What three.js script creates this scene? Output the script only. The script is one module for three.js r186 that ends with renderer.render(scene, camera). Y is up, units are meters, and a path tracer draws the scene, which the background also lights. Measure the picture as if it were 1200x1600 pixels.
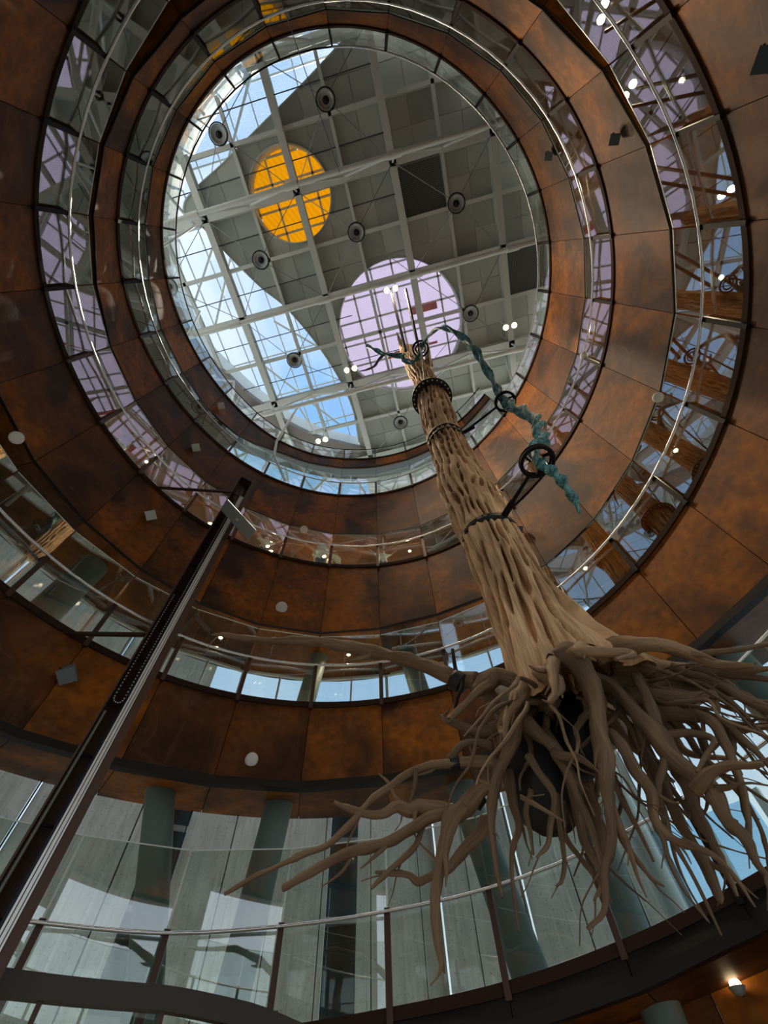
import * as THREE from 'three';
import { mergeGeometries } from 'three/addons/utils/BufferGeometryUtils.js';
import { RoundedBoxGeometry } from 'three/addons/geometries/RoundedBoxGeometry.js';
import { MarchingCubes } from 'three/addons/objects/MarchingCubes.js';

// ---------------------------------------------------------------- camera, sky, sun, exposure
const scene = new THREE.Scene();
const EYE = 1.6, CX = 0.52, CZ = 1.52, FOCAL = 673.65, TILT = 0.528045, ROLL = -0.05577861;
const camera = new THREE.PerspectiveCamera(2 * Math.atan(800 / FOCAL) * 180 / Math.PI, 0.75, 0.05, 400);
const V3 = (x, y, z) => new THREE.Vector3(x, y, z);
const FWD = V3(0, Math.cos(TILT), -Math.sin(TILT)), UP0 = V3(0, Math.sin(TILT), Math.cos(TILT)), RT0 = V3(1, 0, 0);
const RIGHT = RT0.clone().multiplyScalar(Math.cos(ROLL)).addScaledVector(UP0, Math.sin(ROLL));
const UPV = RT0.clone().multiplyScalar(-Math.sin(ROLL)).addScaledVector(UP0, Math.cos(ROLL));
camera.position.set(CX, EYE, CZ);
camera.quaternion.setFromRotationMatrix(new THREE.Matrix4().makeBasis(RIGHT, UPV, FWD.clone().negate()));
scene.add(camera);

const renderer = new THREE.WebGLRenderer({ antialias: true });
renderer.toneMapping = THREE.LinearToneMapping;
renderer.toneMappingExposure = 1.2;
renderer.shadowMap.enabled = true;

function mulberry(a) { return () => { a |= 0; a = a + 0x6D2B79F5 | 0; let t = Math.imul(a ^ a >>> 15, 1 | a); t = t + Math.imul(t ^ t >>> 7, 61 | t) ^ t; return ((t ^ t >>> 14) >>> 0) / 4294967296; }; }
const hash2 = (x, y, s) => { let h = Math.imul(x, 374761393) + Math.imul(y, 668265263) + Math.imul(s, 974711) | 0; h = Math.imul(h ^ h >>> 13, 1274126177); return ((h ^ h >>> 16) >>> 0) / 4294967296; };
function vnoise(x, y, s = 0, px = 0, py = 0) {
  const ix = Math.floor(x), iy = Math.floor(y), fx = x - ix, fy = y - iy, u = fx * fx * (3 - 2 * fx), v = fy * fy * (3 - 2 * fy);
  const w = (i, p) => p ? ((i % p) + p) % p : i;
  const a = hash2(w(ix, px), w(iy, py), s), b = hash2(w(ix + 1, px), w(iy, py), s), c = hash2(w(ix, px), w(iy + 1, py), s), d = hash2(w(ix + 1, px), w(iy + 1, py), s);
  return a + (b - a) * u + (c - a) * v + (a - b - c + d) * u * v;
}
function fbm(x, y, s, oct, px = 0, py = 0) { let t = 0, a = 0.5, n = 0; for (let i = 0; i < oct; i++) { t += a * vnoise(x, y, s + i * 17, px, py); n += a; a *= 0.5; x *= 2; y *= 2; px *= 2; py *= 2; } return t / n; }
const clamp = (x, a = 0, b = 1) => Math.min(b, Math.max(a, x));
const lerp = (a, b, t) => a + (b - a) * t;
const sstep = (a, b, x) => { const t = clamp((x - a) / (b - a)); return t * t * (3 - 2 * t); };

{ // partly cloudy daylight sky
  const W = 1024, H = 512, data = new Float32Array(W * H * 4);
  for (let j = 0; j < H; j++) {
    const el = ((j + 0.5) / H - 0.5) * Math.PI, e = Math.max(0, Math.sin(el));
    for (let i = 0; i < W; i++) {
      const az = (i + 0.5) / W * 2 * Math.PI, q = 1 / (0.25 + e), cx = Math.cos(az) * Math.cos(el) * q, cz = Math.sin(az) * Math.cos(el) * q;
      const n = fbm(cx * 1.9 + 7.3, cz * 1.9 + 3.1, 5, 5), c = sstep(0.52, 0.78, n), hz = Math.pow(1 - e, 1.6);
      const o = (j * W + i) * 4;
      const bl = [0.225 + 0.95 * hz, 0.48 + 0.68 * hz, 0.86 + 0.28 * hz];
      for (let k = 0; k < 3; k++) data[o + k] = lerp(bl[k], [1.0, 1.04, 1.1][k], c * 0.8);
      data[o + 3] = 1;
    }
  }
  const t = new THREE.DataTexture(data, W, H, THREE.RGBAFormat, THREE.FloatType);
  t.mapping = THREE.EquirectangularReflectionMapping; t.magFilter = THREE.LinearFilter; t.needsUpdate = true;
  scene.background = t; scene.backgroundIntensity = 1.0;
}
const sun = new THREE.DirectionalLight(0xfff1dc, 2.6);
{
  const a = -85 * Math.PI / 180, e = 84 * Math.PI / 180;
  sun.position.set(60 * Math.cos(e) * Math.cos(a), 60 * Math.sin(e) + 12, 60 * Math.cos(e) * Math.sin(a)); sun.target.position.set(0, 12, 0);
  sun.castShadow = true; sun.shadow.mapSize.set(4096, 4096);
  Object.assign(sun.shadow.camera, { left: -30, right: 30, top: 30, bottom: -30, near: 1, far: 140 });
  scene.add(sun, sun.target);
}

// ---------------------------------------------------------------- helpers
const ray = (px, py) => { const u = px - 600, v = 800 - py; return RIGHT.clone().multiplyScalar(u).addScaledVector(UPV, v).addScaledVector(FWD, FOCAL).normalize(); };
const atRho = (px, py, rho) => { const d = ray(px, py), t = rho / Math.hypot(d.x, d.z); return V3(CX + d.x * t, EYE + d.y * t, CZ + d.z * t); };      // at a horizontal distance from the viewpoint
const atH = (px, py, h) => { const d = ray(px, py), t = h / d.y; return V3(CX + d.x * t, EYE + h, CZ + d.z * t); };                                  // at a height above the viewpoint
const atR = (px, py, r) => { const d = ray(px, py), a = d.x * d.x + d.z * d.z, b = CX * d.x + CZ * d.z, c = CX * CX + CZ * CZ - r * r, t = (-b + Math.sqrt(b * b - a * c)) / a; return V3(CX + d.x * t, EYE + d.y * t, CZ + d.z * t); }; // on a cylinder round the atrium's axis
const depthOf = (p) => p.clone().sub(camera.position).dot(FWD);
const RAD = Math.PI / 180;
const polar = (r, deg, y) => V3(r * Math.cos(deg * RAD), y, r * Math.sin(deg * RAD));

const used = new Map();
function numbered(name) { const n = used.get(name) ?? 0; used.set(name, n + 1); return n ? name + '_' + String(n).padStart(3, '0') : name; }
function mesh(name, geo, mat, parent) {
  const m = new THREE.Mesh(Array.isArray(geo) ? merge(geo) : geo, mat); m.name = parent ? name : numbered(name); m.castShadow = m.receiveShadow = true; (parent ?? scene).add(m); return m;
}
function thing(name, label, category, p = null, group = null, turn = 0) {
  const o = new THREE.Group(); o.name = numbered(name); scene.add(o); if (p) o.position.copy(p); o.rotation.y = turn;
  o.userData = { label, category }; if (group) o.userData.group = group; return o;
}
function setting(name, label, category = 'structure') { const o = new THREE.Group(); o.name = name; scene.add(o); o.userData = { label, category, kind: 'structure' }; return o; }
function merge(list) {
  const l = list.map((g) => { g = g.index ? g.toNonIndexed() : g; for (const k of Object.keys(g.attributes)) if (!['position', 'normal', 'uv', 'color'].includes(k)) g.deleteAttribute(k); return g; });
  return l.length === 1 ? l[0] : mergeGeometries(l);
}
function local(geos, p) { return [].concat(geos).map((g) => g.translate(-p.x, -p.y, -p.z)); }
function box(w, h, d, x = 0, y = 0, z = 0) { return new THREE.BoxGeometry(w, h, d).translate(x, y, z); }
function rbox(w, h, d, r, x = 0, y = 0, z = 0) { return new RoundedBoxGeometry(w, h, d, 2, r).translate(x, y, z); }
// a bar of rectangular section from a to b, side = preferred direction of its width
function bar(a, b, w, t, side = V3(0, 1, 0)) {
  const ax = b.clone().sub(a), L = ax.length(); ax.normalize();
  let s = side.clone().addScaledVector(ax, -side.dot(ax)); if (s.lengthSq() < 1e-6) s = V3(1, 0, 0).addScaledVector(ax, -ax.x); s.normalize();
  const n = s.clone().cross(ax);
  return new THREE.BoxGeometry(w, L, t).applyMatrix4(new THREE.Matrix4().makeBasis(s, ax, n).setPosition(a.clone().add(b).multiplyScalar(0.5)));
}
function rod(a, b, r, seg = 8, r2 = r) {
  const ax = b.clone().sub(a), L = ax.length(); ax.normalize();
  const g = new THREE.CylinderGeometry(r2, r, L, seg, 1); g.applyQuaternion(new THREE.Quaternion().setFromUnitVectors(V3(0, 1, 0), ax)); const m = a.clone().add(b).multiplyScalar(0.5); return g.translate(m.x, m.y, m.z);
}
// generic surface from a grid of points [rows][cols], closed in columns when wrap
function gridGeo(rows, wrap, uvf) {
  const n = rows.length, m = rows[0].length, pos = [], uv = [], idx = [], mm = wrap ? m + 1 : m;
  for (let i = 0; i < n; i++) for (let j = 0; j < mm; j++) { const p = rows[i][j % m]; pos.push(p.x, p.y, p.z); const t = uvf ? uvf(i, j, p) : [j, i]; uv.push(t[0], t[1]); }
  for (let i = 0; i < n - 1; i++) for (let j = 0; j < mm - 1; j++) { const a = i * mm + j, b = a + 1, c = a + mm, d = c + 1; idx.push(a, b, c, b, d, c); }
  const g = new THREE.BufferGeometry(); g.setAttribute('position', new THREE.Float32BufferAttribute(pos, 3)); g.setAttribute('uv', new THREE.Float32BufferAttribute(uv, 2)); g.setIndex(idx); g.computeVertexNormals();
  if (wrap) { const N = g.attributes.normal; for (let i = 0; i < n; i++) { const a = i * mm, b = a + m, v = V3().fromBufferAttribute ? null : null; const x = N.getX(a) + N.getX(b), y = N.getY(a) + N.getY(b), z = N.getZ(a) + N.getZ(b), l = Math.hypot(x, y, z) || 1; N.setXYZ(a, x / l, y / l, z / l); N.setXYZ(b, x / l, y / l, z / l); } }
  return g;
}
// sweep of a closed section round the atrium's axis: profile(deg) gives [[radius, height], ...] (convex), ends capped
function arc(d0, d1, n, profile) {
  const P = []; for (let i = 0; i <= n; i++) P.push(profile(lerp(d0, d1, i / n)).map(([r, y]) => [r, lerp(d0, d1, i / n), y]));
  const m = P[0].length, list = [], at = ([r, d, y]) => polar(r, d, y);
  for (let k = 0; k < m; k++) {
    const a = P.map((s) => s[k]), b = P.map((s) => s[(k + 1) % m]);
    list.push(gridGeo(P.map((s, i) => [at(a[i]), at(b[i])]), false, (i, j) => { const q = j ? b[i] : a[i]; return [Math.abs(a[i][0] - b[i][0]) > 0.05 + Math.abs(a[i][2] - b[i][2]) * 0.5 ? q[0] : q[2], q[1] * RAD * 7]; }).toNonIndexed());
  }
  for (const i of [0, n]) { const s = P[i].map(at), pos = [], uv = [], nor = [], t = V3(-Math.sin(P[i][0][1] * RAD), 0, Math.cos(P[i][0][1] * RAD)); for (let k = 1; k < m - 1; k++) for (const q of [0, k, k + 1]) { pos.push(s[q].x, s[q].y, s[q].z); uv.push(P[i][q][0], P[i][q][2]); nor.push(t.x, t.y, t.z); } const g = new THREE.BufferGeometry(); g.setAttribute('position', new THREE.Float32BufferAttribute(pos, 3)); g.setAttribute('normal', new THREE.Float32BufferAttribute(nor, 3)); g.setAttribute('uv', new THREE.Float32BufferAttribute(uv, 2)); list.push(g); }
  return mergeGeometries(list);
}
// tube with its own radius at every point; wob = lumpiness
function tube(pts, rad, seg = 8, sub = 3, wob = 0, seed = 1, flat = 1) {
  const curve = new THREE.CatmullRomCurve3(pts, false, 'centripetal'), n = Math.max(2, (pts.length - 1) * sub), rows = [];
  let nrm = null, len = 0, prev = null; const lens = [];
  for (let i = 0; i <= n; i++) {
    const u = i / n, p = curve.getPoint(u), t = curve.getTangent(u); if (prev) len += p.distanceTo(prev); prev = p; lens.push(len);
    if (!nrm) nrm = Math.abs(t.y) < 0.9 ? V3(0, 1, 0) : V3(1, 0, 0); nrm = nrm.clone().addScaledVector(t, -nrm.dot(t)).normalize();
    const bn = t.clone().cross(nrm), f = u * (pts.length - 1), k = Math.min(pts.length - 2, Math.floor(f)), r = lerp(rad[k], rad[k + 1], f - k), row = [];
    for (let j = 0; j < seg; j++) {
      const a = j / seg * 2 * Math.PI, w = 1 + wob * ((vnoise(j * 1.3 % seg, len * 5 / (0.3 + r * 8), seed) - 0.5) * 0.9 + (vnoise(Math.cos(a) * 1.4 + 9, len * 9 + Math.sin(a) * 1.4, seed + 5) - 0.5) * 1.1);
      row.push(p.clone().addScaledVector(nrm, Math.cos(a) * r * w).addScaledVector(bn, Math.sin(a) * r * w * flat));
    }
    rows.push(row);
  }
  const end = (row) => { const c = V3(0, 0, 0); row.forEach((q) => c.add(q)); c.multiplyScalar(1 / row.length); return row.map(() => c.clone()); };
  rows.unshift(end(rows[0])); rows.push(end(rows[rows.length - 1])); lens.unshift(0); lens.push(len);
  return gridGeo(rows, true, (i, j) => [j / seg * 0.3, lens[i]]);
}

// ---------------------------------------------------------------- materials
function dataTex(W, H, f, srgb = true, rep = 1, repY = rep) {
  const d = new Uint8Array(W * H * 4); for (let j = 0; j < H; j++) for (let i = 0; i < W; i++) { const c = f(i / W, j / H), o = (j * W + i) * 4; d[o] = clamp(c[0]) * 255; d[o + 1] = clamp(c[1]) * 255; d[o + 2] = clamp(c[2]) * 255; d[o + 3] = 255; }
  const t = new THREE.DataTexture(d, W, H); t.wrapS = t.wrapT = THREE.RepeatWrapping; t.magFilter = THREE.LinearFilter; t.minFilter = THREE.LinearMipmapLinearFilter; if (srgb) t.colorSpace = THREE.SRGBColorSpace; t.repeat.set(rep, repY); t.needsUpdate = true; return t;
}
const mix3 = (a, b, t) => [lerp(a[0], b[0], t), lerp(a[1], b[1], t), lerp(a[2], b[2], t)];
function cortenTex(seed, orange, W = 512) { // weathered steel: dark brown skin, orange blotches, run marks, pale scuffs
  return dataTex(W, W, (u, v) => {
    const x = u * 3, y = v * 3;
    const wx = x + 1.2 * (fbm(x, y, seed + 90, 3, 3, 3) - 0.5) * 1.0, wy = y + 1.2 * (fbm(x, y, seed + 70, 3, 3, 3) - 0.5);
    const big = fbm(wx, wy, seed, 3, 3, 3), fine = fbm(u * 32, v * 32, seed + 31, 3, 32, 32), run = fbm(u * 6, v * 40, seed + 50, 3, 6, 40);
    let c = mix3([0.25, 0.158, 0.10], [0.41, 0.245, 0.11], sstep(0.25, 0.55, big));
    c = mix3(c, [0.61, 0.36, 0.085], sstep(0.52 - orange, 0.92 - orange, big * 0.88 + 0.12 * fine));
    c = mix3(c, [0.47, 0.36, 0.27], 0.3 * sstep(0.60, 0.78, run) * sstep(0.35, 0.6, fbm(u * 8, v * 8, seed + 8, 2, 8, 8)));
    const ridge = Math.abs(fbm(wx * 1 + 3, wy * 0.5 + 1, seed + 111, 3, 4, 0) - 0.5); c = mix3(c, [0.44, 0.33, 0.25], 0.34 * (1 - sstep(0.0, 0.03, ridge)));
    const k = 0.86 + 0.28 * fine; return [c[0] * k, c[1] * k, c[2] * k];
  }, true, 1 / 3.6);
}
const bumpCorten = dataTex(256, 256, (u, v) => { const n = fbm(u * 24, v * 24, 77, 3, 24, 24); return [n, n, n]; }, false, 1 / 1.3);
const std = (o) => new THREE.MeshStandardMaterial(o), phy = (o) => new THREE.MeshPhysicalMaterial(o);
const CORTEN = [0, 1, 2, 3, 4].map((i) => phy({ map: cortenTex(11 + i * 7, [0.08, 0.03, 0.18, 0.13, -0.05][i]), roughness: 0.58, specularIntensity: 0.35, bumpMap: bumpCorten, bumpScale: 0.0012 }));
const M = {
  lip: std({ color: 0x1d1a19, roughness: 0.55, metalness: 0.4 }),
  darkSteel: phy({ color: 0x1b1718, roughness: 0.6, specularIntensity: 0.3 }),
  brownSteel: std({ color: 0x4a352d, roughness: 0.5, metalness: 0.3 }),
  chrome: std({ color: 0xd6dadc, roughness: 0.22, metalness: 1 }),
  trimBrown: phy({ color: 0x35261f, roughness: 0.75, specularIntensity: 0.2 }),
  slate: std({ color: 0x8b9698, roughness: 0.6 }),
  cable: std({ color: 0x3c3f47, roughness: 0.5 }),
  railMetal: std({ color: 0xe6eaeb, roughness: 0.3, metalness: 0.25 }),
  black: std({ color: 0x0d0d0f, roughness: 0.6 }),
  glass: phy({ color: 0xf3faf7, roughness: 0.0, transmission: 1, thickness: 0, ior: 2.2 }),
  facade: phy({ color: 0xfafdfc, roughness: 0.0, transmission: 1, thickness: 0, ior: 1.5 }),
  edge: std({ color: 0xdcebe6, roughness: 0.2 }),
  white: std({ color: 0xe4e8e4, roughness: 0.45 }),
  beam: std({ color: 0xdde2dc, roughness: 0.5 }),
  tile: [0xc0c8c0, 0xb6beb5, 0xc7cdc4, 0xaeb6ae].map((c) => std({ color: c, roughness: 0.42 })),
  joint: std({ color: 0xdfe4de, roughness: 0.6 }),
  wire: std({ color: 0x8d9392, roughness: 0.4, metalness: 0.6 }),
  pillar: std({ color: 0x6f837f, roughness: 0.5 }),
  floorPale: std({ color: 0xb8b2a6, roughness: 0.7 }),
  lampGrey: std({ color: 0xaab3b3, roughness: 0.4, metalness: 0.3 }),
  discWhite: std({ color: 0xe9ece8, roughness: 0.6 }),
};
M.concrete = std({ roughness: 0.85, map: dataTex(512, 512, (v, u) => {
  const b = Math.floor(u * 10), p = fbm(u * 6, v * 3, 201, 4, 6, 3), s = fbm(u * 60, v * 4, 205, 3, 60, 4), g = vnoise(b + 0.5, 3, 9, 10, 0), sp = fbm(u * 90, v * 90, 33, 2, 90, 90);
  let k = 0.80 + 0.16 * (p - 0.5) + 0.14 * (s - 0.5) + 0.05 * (g - 0.5); if (sp > 0.78) k -= 0.12; const e = Math.abs(u * 10 - Math.round(u * 10)); if (e < 0.03) k -= 0.05;
  return [k * 0.985, k, k * 0.965];
}, true, 1 / 2.4) });
M.wood = std({ roughness: 0.8, vertexColors: true, map: dataTex(512, 512, (u, v) => {
  const g = fbm(u * 40, v * 5, 301, 4, 40, 5), p = fbm(u * 5, v * 3, 311, 4, 5, 3), f = fbm(u * 120, v * 14, 315, 2, 120, 14);
  const c = mix3([0.60, 0.47, 0.35], [0.90, 0.77, 0.61], clamp(0.15 + 0.7 * p + 0.5 * (g - 0.5))); const k = 0.82 + 0.3 * f; return [c[0] * k, c[1] * k, c[2] * k];
}, true, 1, 0.5) });
M.vine = std({ roughness: 0.6, map: dataTex(256, 256, (u, v) => { const n = fbm(u * 6, v * 6, 401, 4, 6, 6), s = fbm(u * 20, v * 20, 405, 3, 20, 20); const c = mix3([0.17, 0.36, 0.38], [0.56, 0.80, 0.80], sstep(0.3, 0.75, n * 0.6 + s * 0.4)); return c; }, true, 3, 2) });

// ---------------------------------------------------------------- the spiral ramp
const R = 7.0, STEP = 360 / 28, PHASE = 1.9, K0 = -72;   // the edge's height above the eye at every balustrade post, from the lowest turn up
const TOP = [0.75,0.84,0.93,1.02,1.10,1.19,1.28,1.34,1.48,1.62,1.75,1.93,2.14,2.35,2.54,2.73,2.91,3.09,3.28,3.47,3.65,3.83,4.04,4.31,4.63,4.94,5.26,5.57,5.89,6.12,6.18,6.16,6.14,6.12,6.11,6.13,6.18,6.26,6.38,6.53,6.72,6.97,7.27,7.61,8.01,8.49,9.00,9.44,9.73,9.94,10.15,10.37,10.58,10.85,11.14,11.25,11.24,11.24,11.23,11.20,11.16,11.14,11.16,11.20,11.22,11.25,11.32,11.49,11.73,11.99,12.23,12.48,12.78,13.05,13.28,13.51,13.74,13.90,13.97,14.04,14.11,14.21,14.33,14.48,14.64,14.85,15.08,15.32,15.52,15.65,15.77,15.89,16.01,16.16,16.35,16.58,16.82,17.08,17.29,17.43,17.50,17.49,17.42,17.34,17.20,16.96,16.72,16.57,16.51,16.58,16.80,17.13,17.54,18.02,18.52,18.95,19.26,19.36,19.41,19.59,19.85,20.03,20.14,20.22,20.29,20.34];
const LOW = [0.43,0.52,0.61,0.70,0.78,0.87,0.96,1.02,1.16,1.30,1.43,1.61,1.84,2.04,2.24,2.30,2.34,2.38,2.44,2.49,2.53,2.57,2.64,2.78,2.96,3.14,3.32,3.49,3.67,3.89,4.04,4.12,4.20,4.27,4.36,4.44,4.50,4.60,4.69,4.79,4.91,4.99,5.08,5.35,5.69,6.10,6.54,6.91,7.13,7.42,7.71,8.00,8.29,8.65,9.01,9.25,9.14,8.97,8.81,8.62,8.50,8.37,8.28,8.24,8.29,8.46,8.62,8.68,8.68,8.87,9.22,9.61,10.03,10.55,11.11,11.69,12.23,12.42,12.71,12.97,13.27,13.49,13.43,13.41,13.42,13.38,13.25,13.16,13.07,13.05,13.03,13.04,13.06,13.06,13.11,13.25,13.41,13.58,13.81,14.14,14.47,14.72,15.02,15.21,15.39,15.57,15.72,15.72,15.78,15.81,15.91,16.07,16.32,16.59,16.71,16.93,17.04,17.35,18.26,18.60,18.82,19.03,19.15,19.25,19.40,19.58];
const table = (A) => (deg) => { const f = clamp((deg - PHASE) / STEP - K0, 0, A.length - 1), i = Math.min(A.length - 2, Math.floor(f)), t = f - i, g = (k) => A[clamp(k, 0, A.length - 1)], a = g(i - 1), b = g(i), c = g(i + 1), d = g(i + 2); return EYE + b + 0.5 * t * (c - a + t * (2 * a - 5 * b + 4 * c - d + t * (3 * (b - c) + d - a))); };
const topY = table(TOP), lowY = table(LOW), degOf = (k) => k * STEP + PHASE, KEND = K0 + TOP.length - 1, RO = 9.4, ROOF = 24.45 + EYE;
const chord = (deg, r) => { const m = Math.floor((deg - PHASE) / STEP + 1e-6) * STEP + PHASE + STEP / 2; return r * Math.cos(STEP / 2 * RAD) / Math.cos((deg - m) * RAD); };
const chordIn = (deg, d0, r) => r * Math.cos(STEP / 2 * RAD) / Math.cos((deg - d0 - STEP / 2) * RAD);
const TURNS = [
  [-72, -50, 'lowest turn of the rusty steel spiral ramp just above the floor', 'lowest'],
  [-50, -21, 'second turn up of the rusty steel spiral ramp, behind the tree roots', 'second'],
  [-21, 7, 'third turn up of the rusty steel spiral ramp, with people at its rail', 'third'],
  [7, 35, 'fourth turn up of the rusty steel spiral ramp below the top landing', 'fourth'],
  [35, KEND, 'topmost turn of the rusty steel spiral ramp round the roof opening', 'topmost'],
];
const rndR = mulberry(5);
TURNS.forEach(([k0, k1, label, ord]) => {
  const rise = ord === 'lowest' ? -0.02 : 0.46, ramp = setting(numbered('spiral_ramp'), label, 'ramp');
  for (let k = k0; k < k1; k++) {
    const d0 = degOf(k), d1 = d0 + STEP, g = 0.05, out = (rndR() - 0.5) * 0.012, mat = k < -51 ? M.lip : CORTEN[Math.floor(rndR() * 5)], soff0 = CORTEN[Math.floor(rndR() * 5)], soff = k >= 45 ? M.slate : soff0;
    mesh('fascia_panel', arc(d0 + g, d1 - g, 8, (d) => { const rc = chordIn(d, d0, R) + out, t = topY(d) - 0.1, l = lowY(d); return [[rc, l], [R + out, t], [R + 0.07, t], [R + 0.07, l]]; }), mat, ramp);
    mesh('soffit_panel', arc(d0 + g, d1 - g, 4, (d) => { const l = lowY(d); return [[R + 0.08, l - 0.0], [R + 0.08, l + 0.04], [k >= 45 ? 7.6 : RO, l + 0.04 + (k >= 45 ? 0.02 : rise)], [k >= 45 ? 7.6 : RO, l + (k >= 45 ? 0.02 : rise)]]; }), soff, ramp);
    mesh('deck_panel', arc(d0, d1, 3, (d) => { const t = topY(d); return [[R + 0.07, t - 0.12], [R + 0.07, t - 0.02], [k >= 45 ? 7.6 : RO, t - 0.02], [k >= 45 ? 7.6 : RO, t - 0.12]]; }), M.floorPale, ramp);
    if (k >= 45) mesh('back_edge', arc(d0, d1, 3, (d) => { const t = topY(d), l = lowY(d); return [[7.56, l], [7.56, t], [7.62, t], [7.62, l]]; }), M.slate, ramp);
  }
  mesh('backing', arc(degOf(k0), degOf(k1), (k1 - k0) * 3, (d) => { const t = topY(d) - 0.12, l = lowY(d) + 0.05; return [[R + 0.09, l], [R + 0.09, t], [R + 0.13, t], [R + 0.13, l]]; }), CORTEN[1], ramp);
  mesh('backing', arc(degOf(k0), degOf(Math.min(k1, 45)), (k1 - k0) * 3, (d) => { const l = lowY(d) + 0.05; return [[R + 0.1, l], [R + 0.1, l + 0.03], [RO, l + rise + 0.03], [RO, l + rise]]; }), CORTEN[1], ramp);
  const n = (k1 - k0) * 6, a = degOf(k0), b = degOf(k1);
  mesh('edge_trim', arc(a, b, n, (d) => { const t = topY(d); return [[R - 0.04, t - 0.13], [R - 0.04, t], [R + 0.07, t], [R + 0.07, t - 0.13]]; }), M.trimBrown, ramp).userData.label = 'dark brown steel edge strip';
  const thick = ord === 'lowest' || ord === 'second' ? 0.13 : 0.02, lw = thick > 0.1 ? 0.14 : 0.06;
  mesh('bottom_lip', arc(a, b, n, (d) => { const l = lowY(d), r = chord(d, R); return [[r - (lw > 0.1 ? 0.02 : 0), l - thick], [r - (lw > 0.1 ? 0.02 : 0), l + 0.0], [r + lw, l + 0.01], [r + lw, l - thick]]; }), M.lip, ramp).userData.label = 'black lip along the lower edge';
});

// balustrades: posts, handrail and tall panes of clear glass along the ramp's edge
TURNS.forEach(([k0, k1, , ord]) => {
  const b = thing('glass_balustrade', `glass balustrade with chrome handrail and steel posts on the ${ord} ramp turn`, 'balustrade');
  const hr = [], topTurn = ord === 'topmost';
  for (let k = k0; k < k1; k++) {
    const d0 = degOf(k), d1 = d0 + STEP, y0 = topY(d0), y1 = topY(d1), open = k + 28 > KEND - 1;
    const p = polar(R - 0.03, d0, 0), dir = polar(1, d0, 0);
    mesh('post', [bar(V3(p.x, y0 - 0.18, p.z), V3(p.x, y0 + 1.0, p.z), 0.1, topTurn ? 0.05 : 0.085, dir), bar(polar(R - 0.10, d0, y0 + 0.93), polar(R - 0.03, d0, y0 + 0.93), 0.03, 0.03)], ((d0 % 360) + 360) % 360 > 175 && ((d0 % 360) + 360) % 360 < 298 ? M.brownSteel : M.darkSteel, b);
    const hgt = (d, y) => open ? 1.12 : Math.min(1.95, lowY(d + 360) - y - 0.035);
    const a = polar(R + 0.025, d0 + 0.12, y0 + 0.01), c = polar(R + 0.025, d1 - 0.12, y1 + 0.01), ah = hgt(d0, y0), ch = hgt(d1, y1), nn = polar(0.012, d0 + STEP / 2, 0);
    const q = [a, c, c.clone().setY(c.y + ch), a.clone().setY(a.y + ah)], o = q.map((v) => v.clone().add(nn));
    const g = new THREE.BufferGeometry(), P = [], F = (i, j, l, m) => { for (const v of [i, j, l, i, l, m]) P.push(v.x, v.y, v.z); };
    F(q[0], q[1], q[2], q[3]); F(o[1], o[0], o[3], o[2]); 
    g.setAttribute('position', new THREE.Float32BufferAttribute(P, 3)); g.setAttribute('uv', new THREE.Float32BufferAttribute(new Float32Array(P.length / 3 * 2), 2)); g.computeVertexNormals();
    const pane = mesh('glass_pane', g, open ? M.facade : M.glass, b);
    mesh('polished_edge', [bar(q[3].clone().addScaledVector(nn, 0.5), q[2].clone().addScaledVector(nn, 0.5), 0.014, 0.014)], M.edge, pane);
    for (let i = 0; i < 3; i++) { const d = lerp(d0, d1, i / 3); hr.push(polar(R - 0.10, d, topY(d) + 0.95)); }
  }
  hr.push(polar(R - 0.10, degOf(k1), topY(degOf(k1)) + 0.95));
  mesh('handrail', tube(hr, hr.map(() => topTurn ? 0.022 : ord === 'lowest' ? 0.024 : 0.03), 6, 1), topTurn ? M.darkSteel : M.chrome, b);
});

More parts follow.
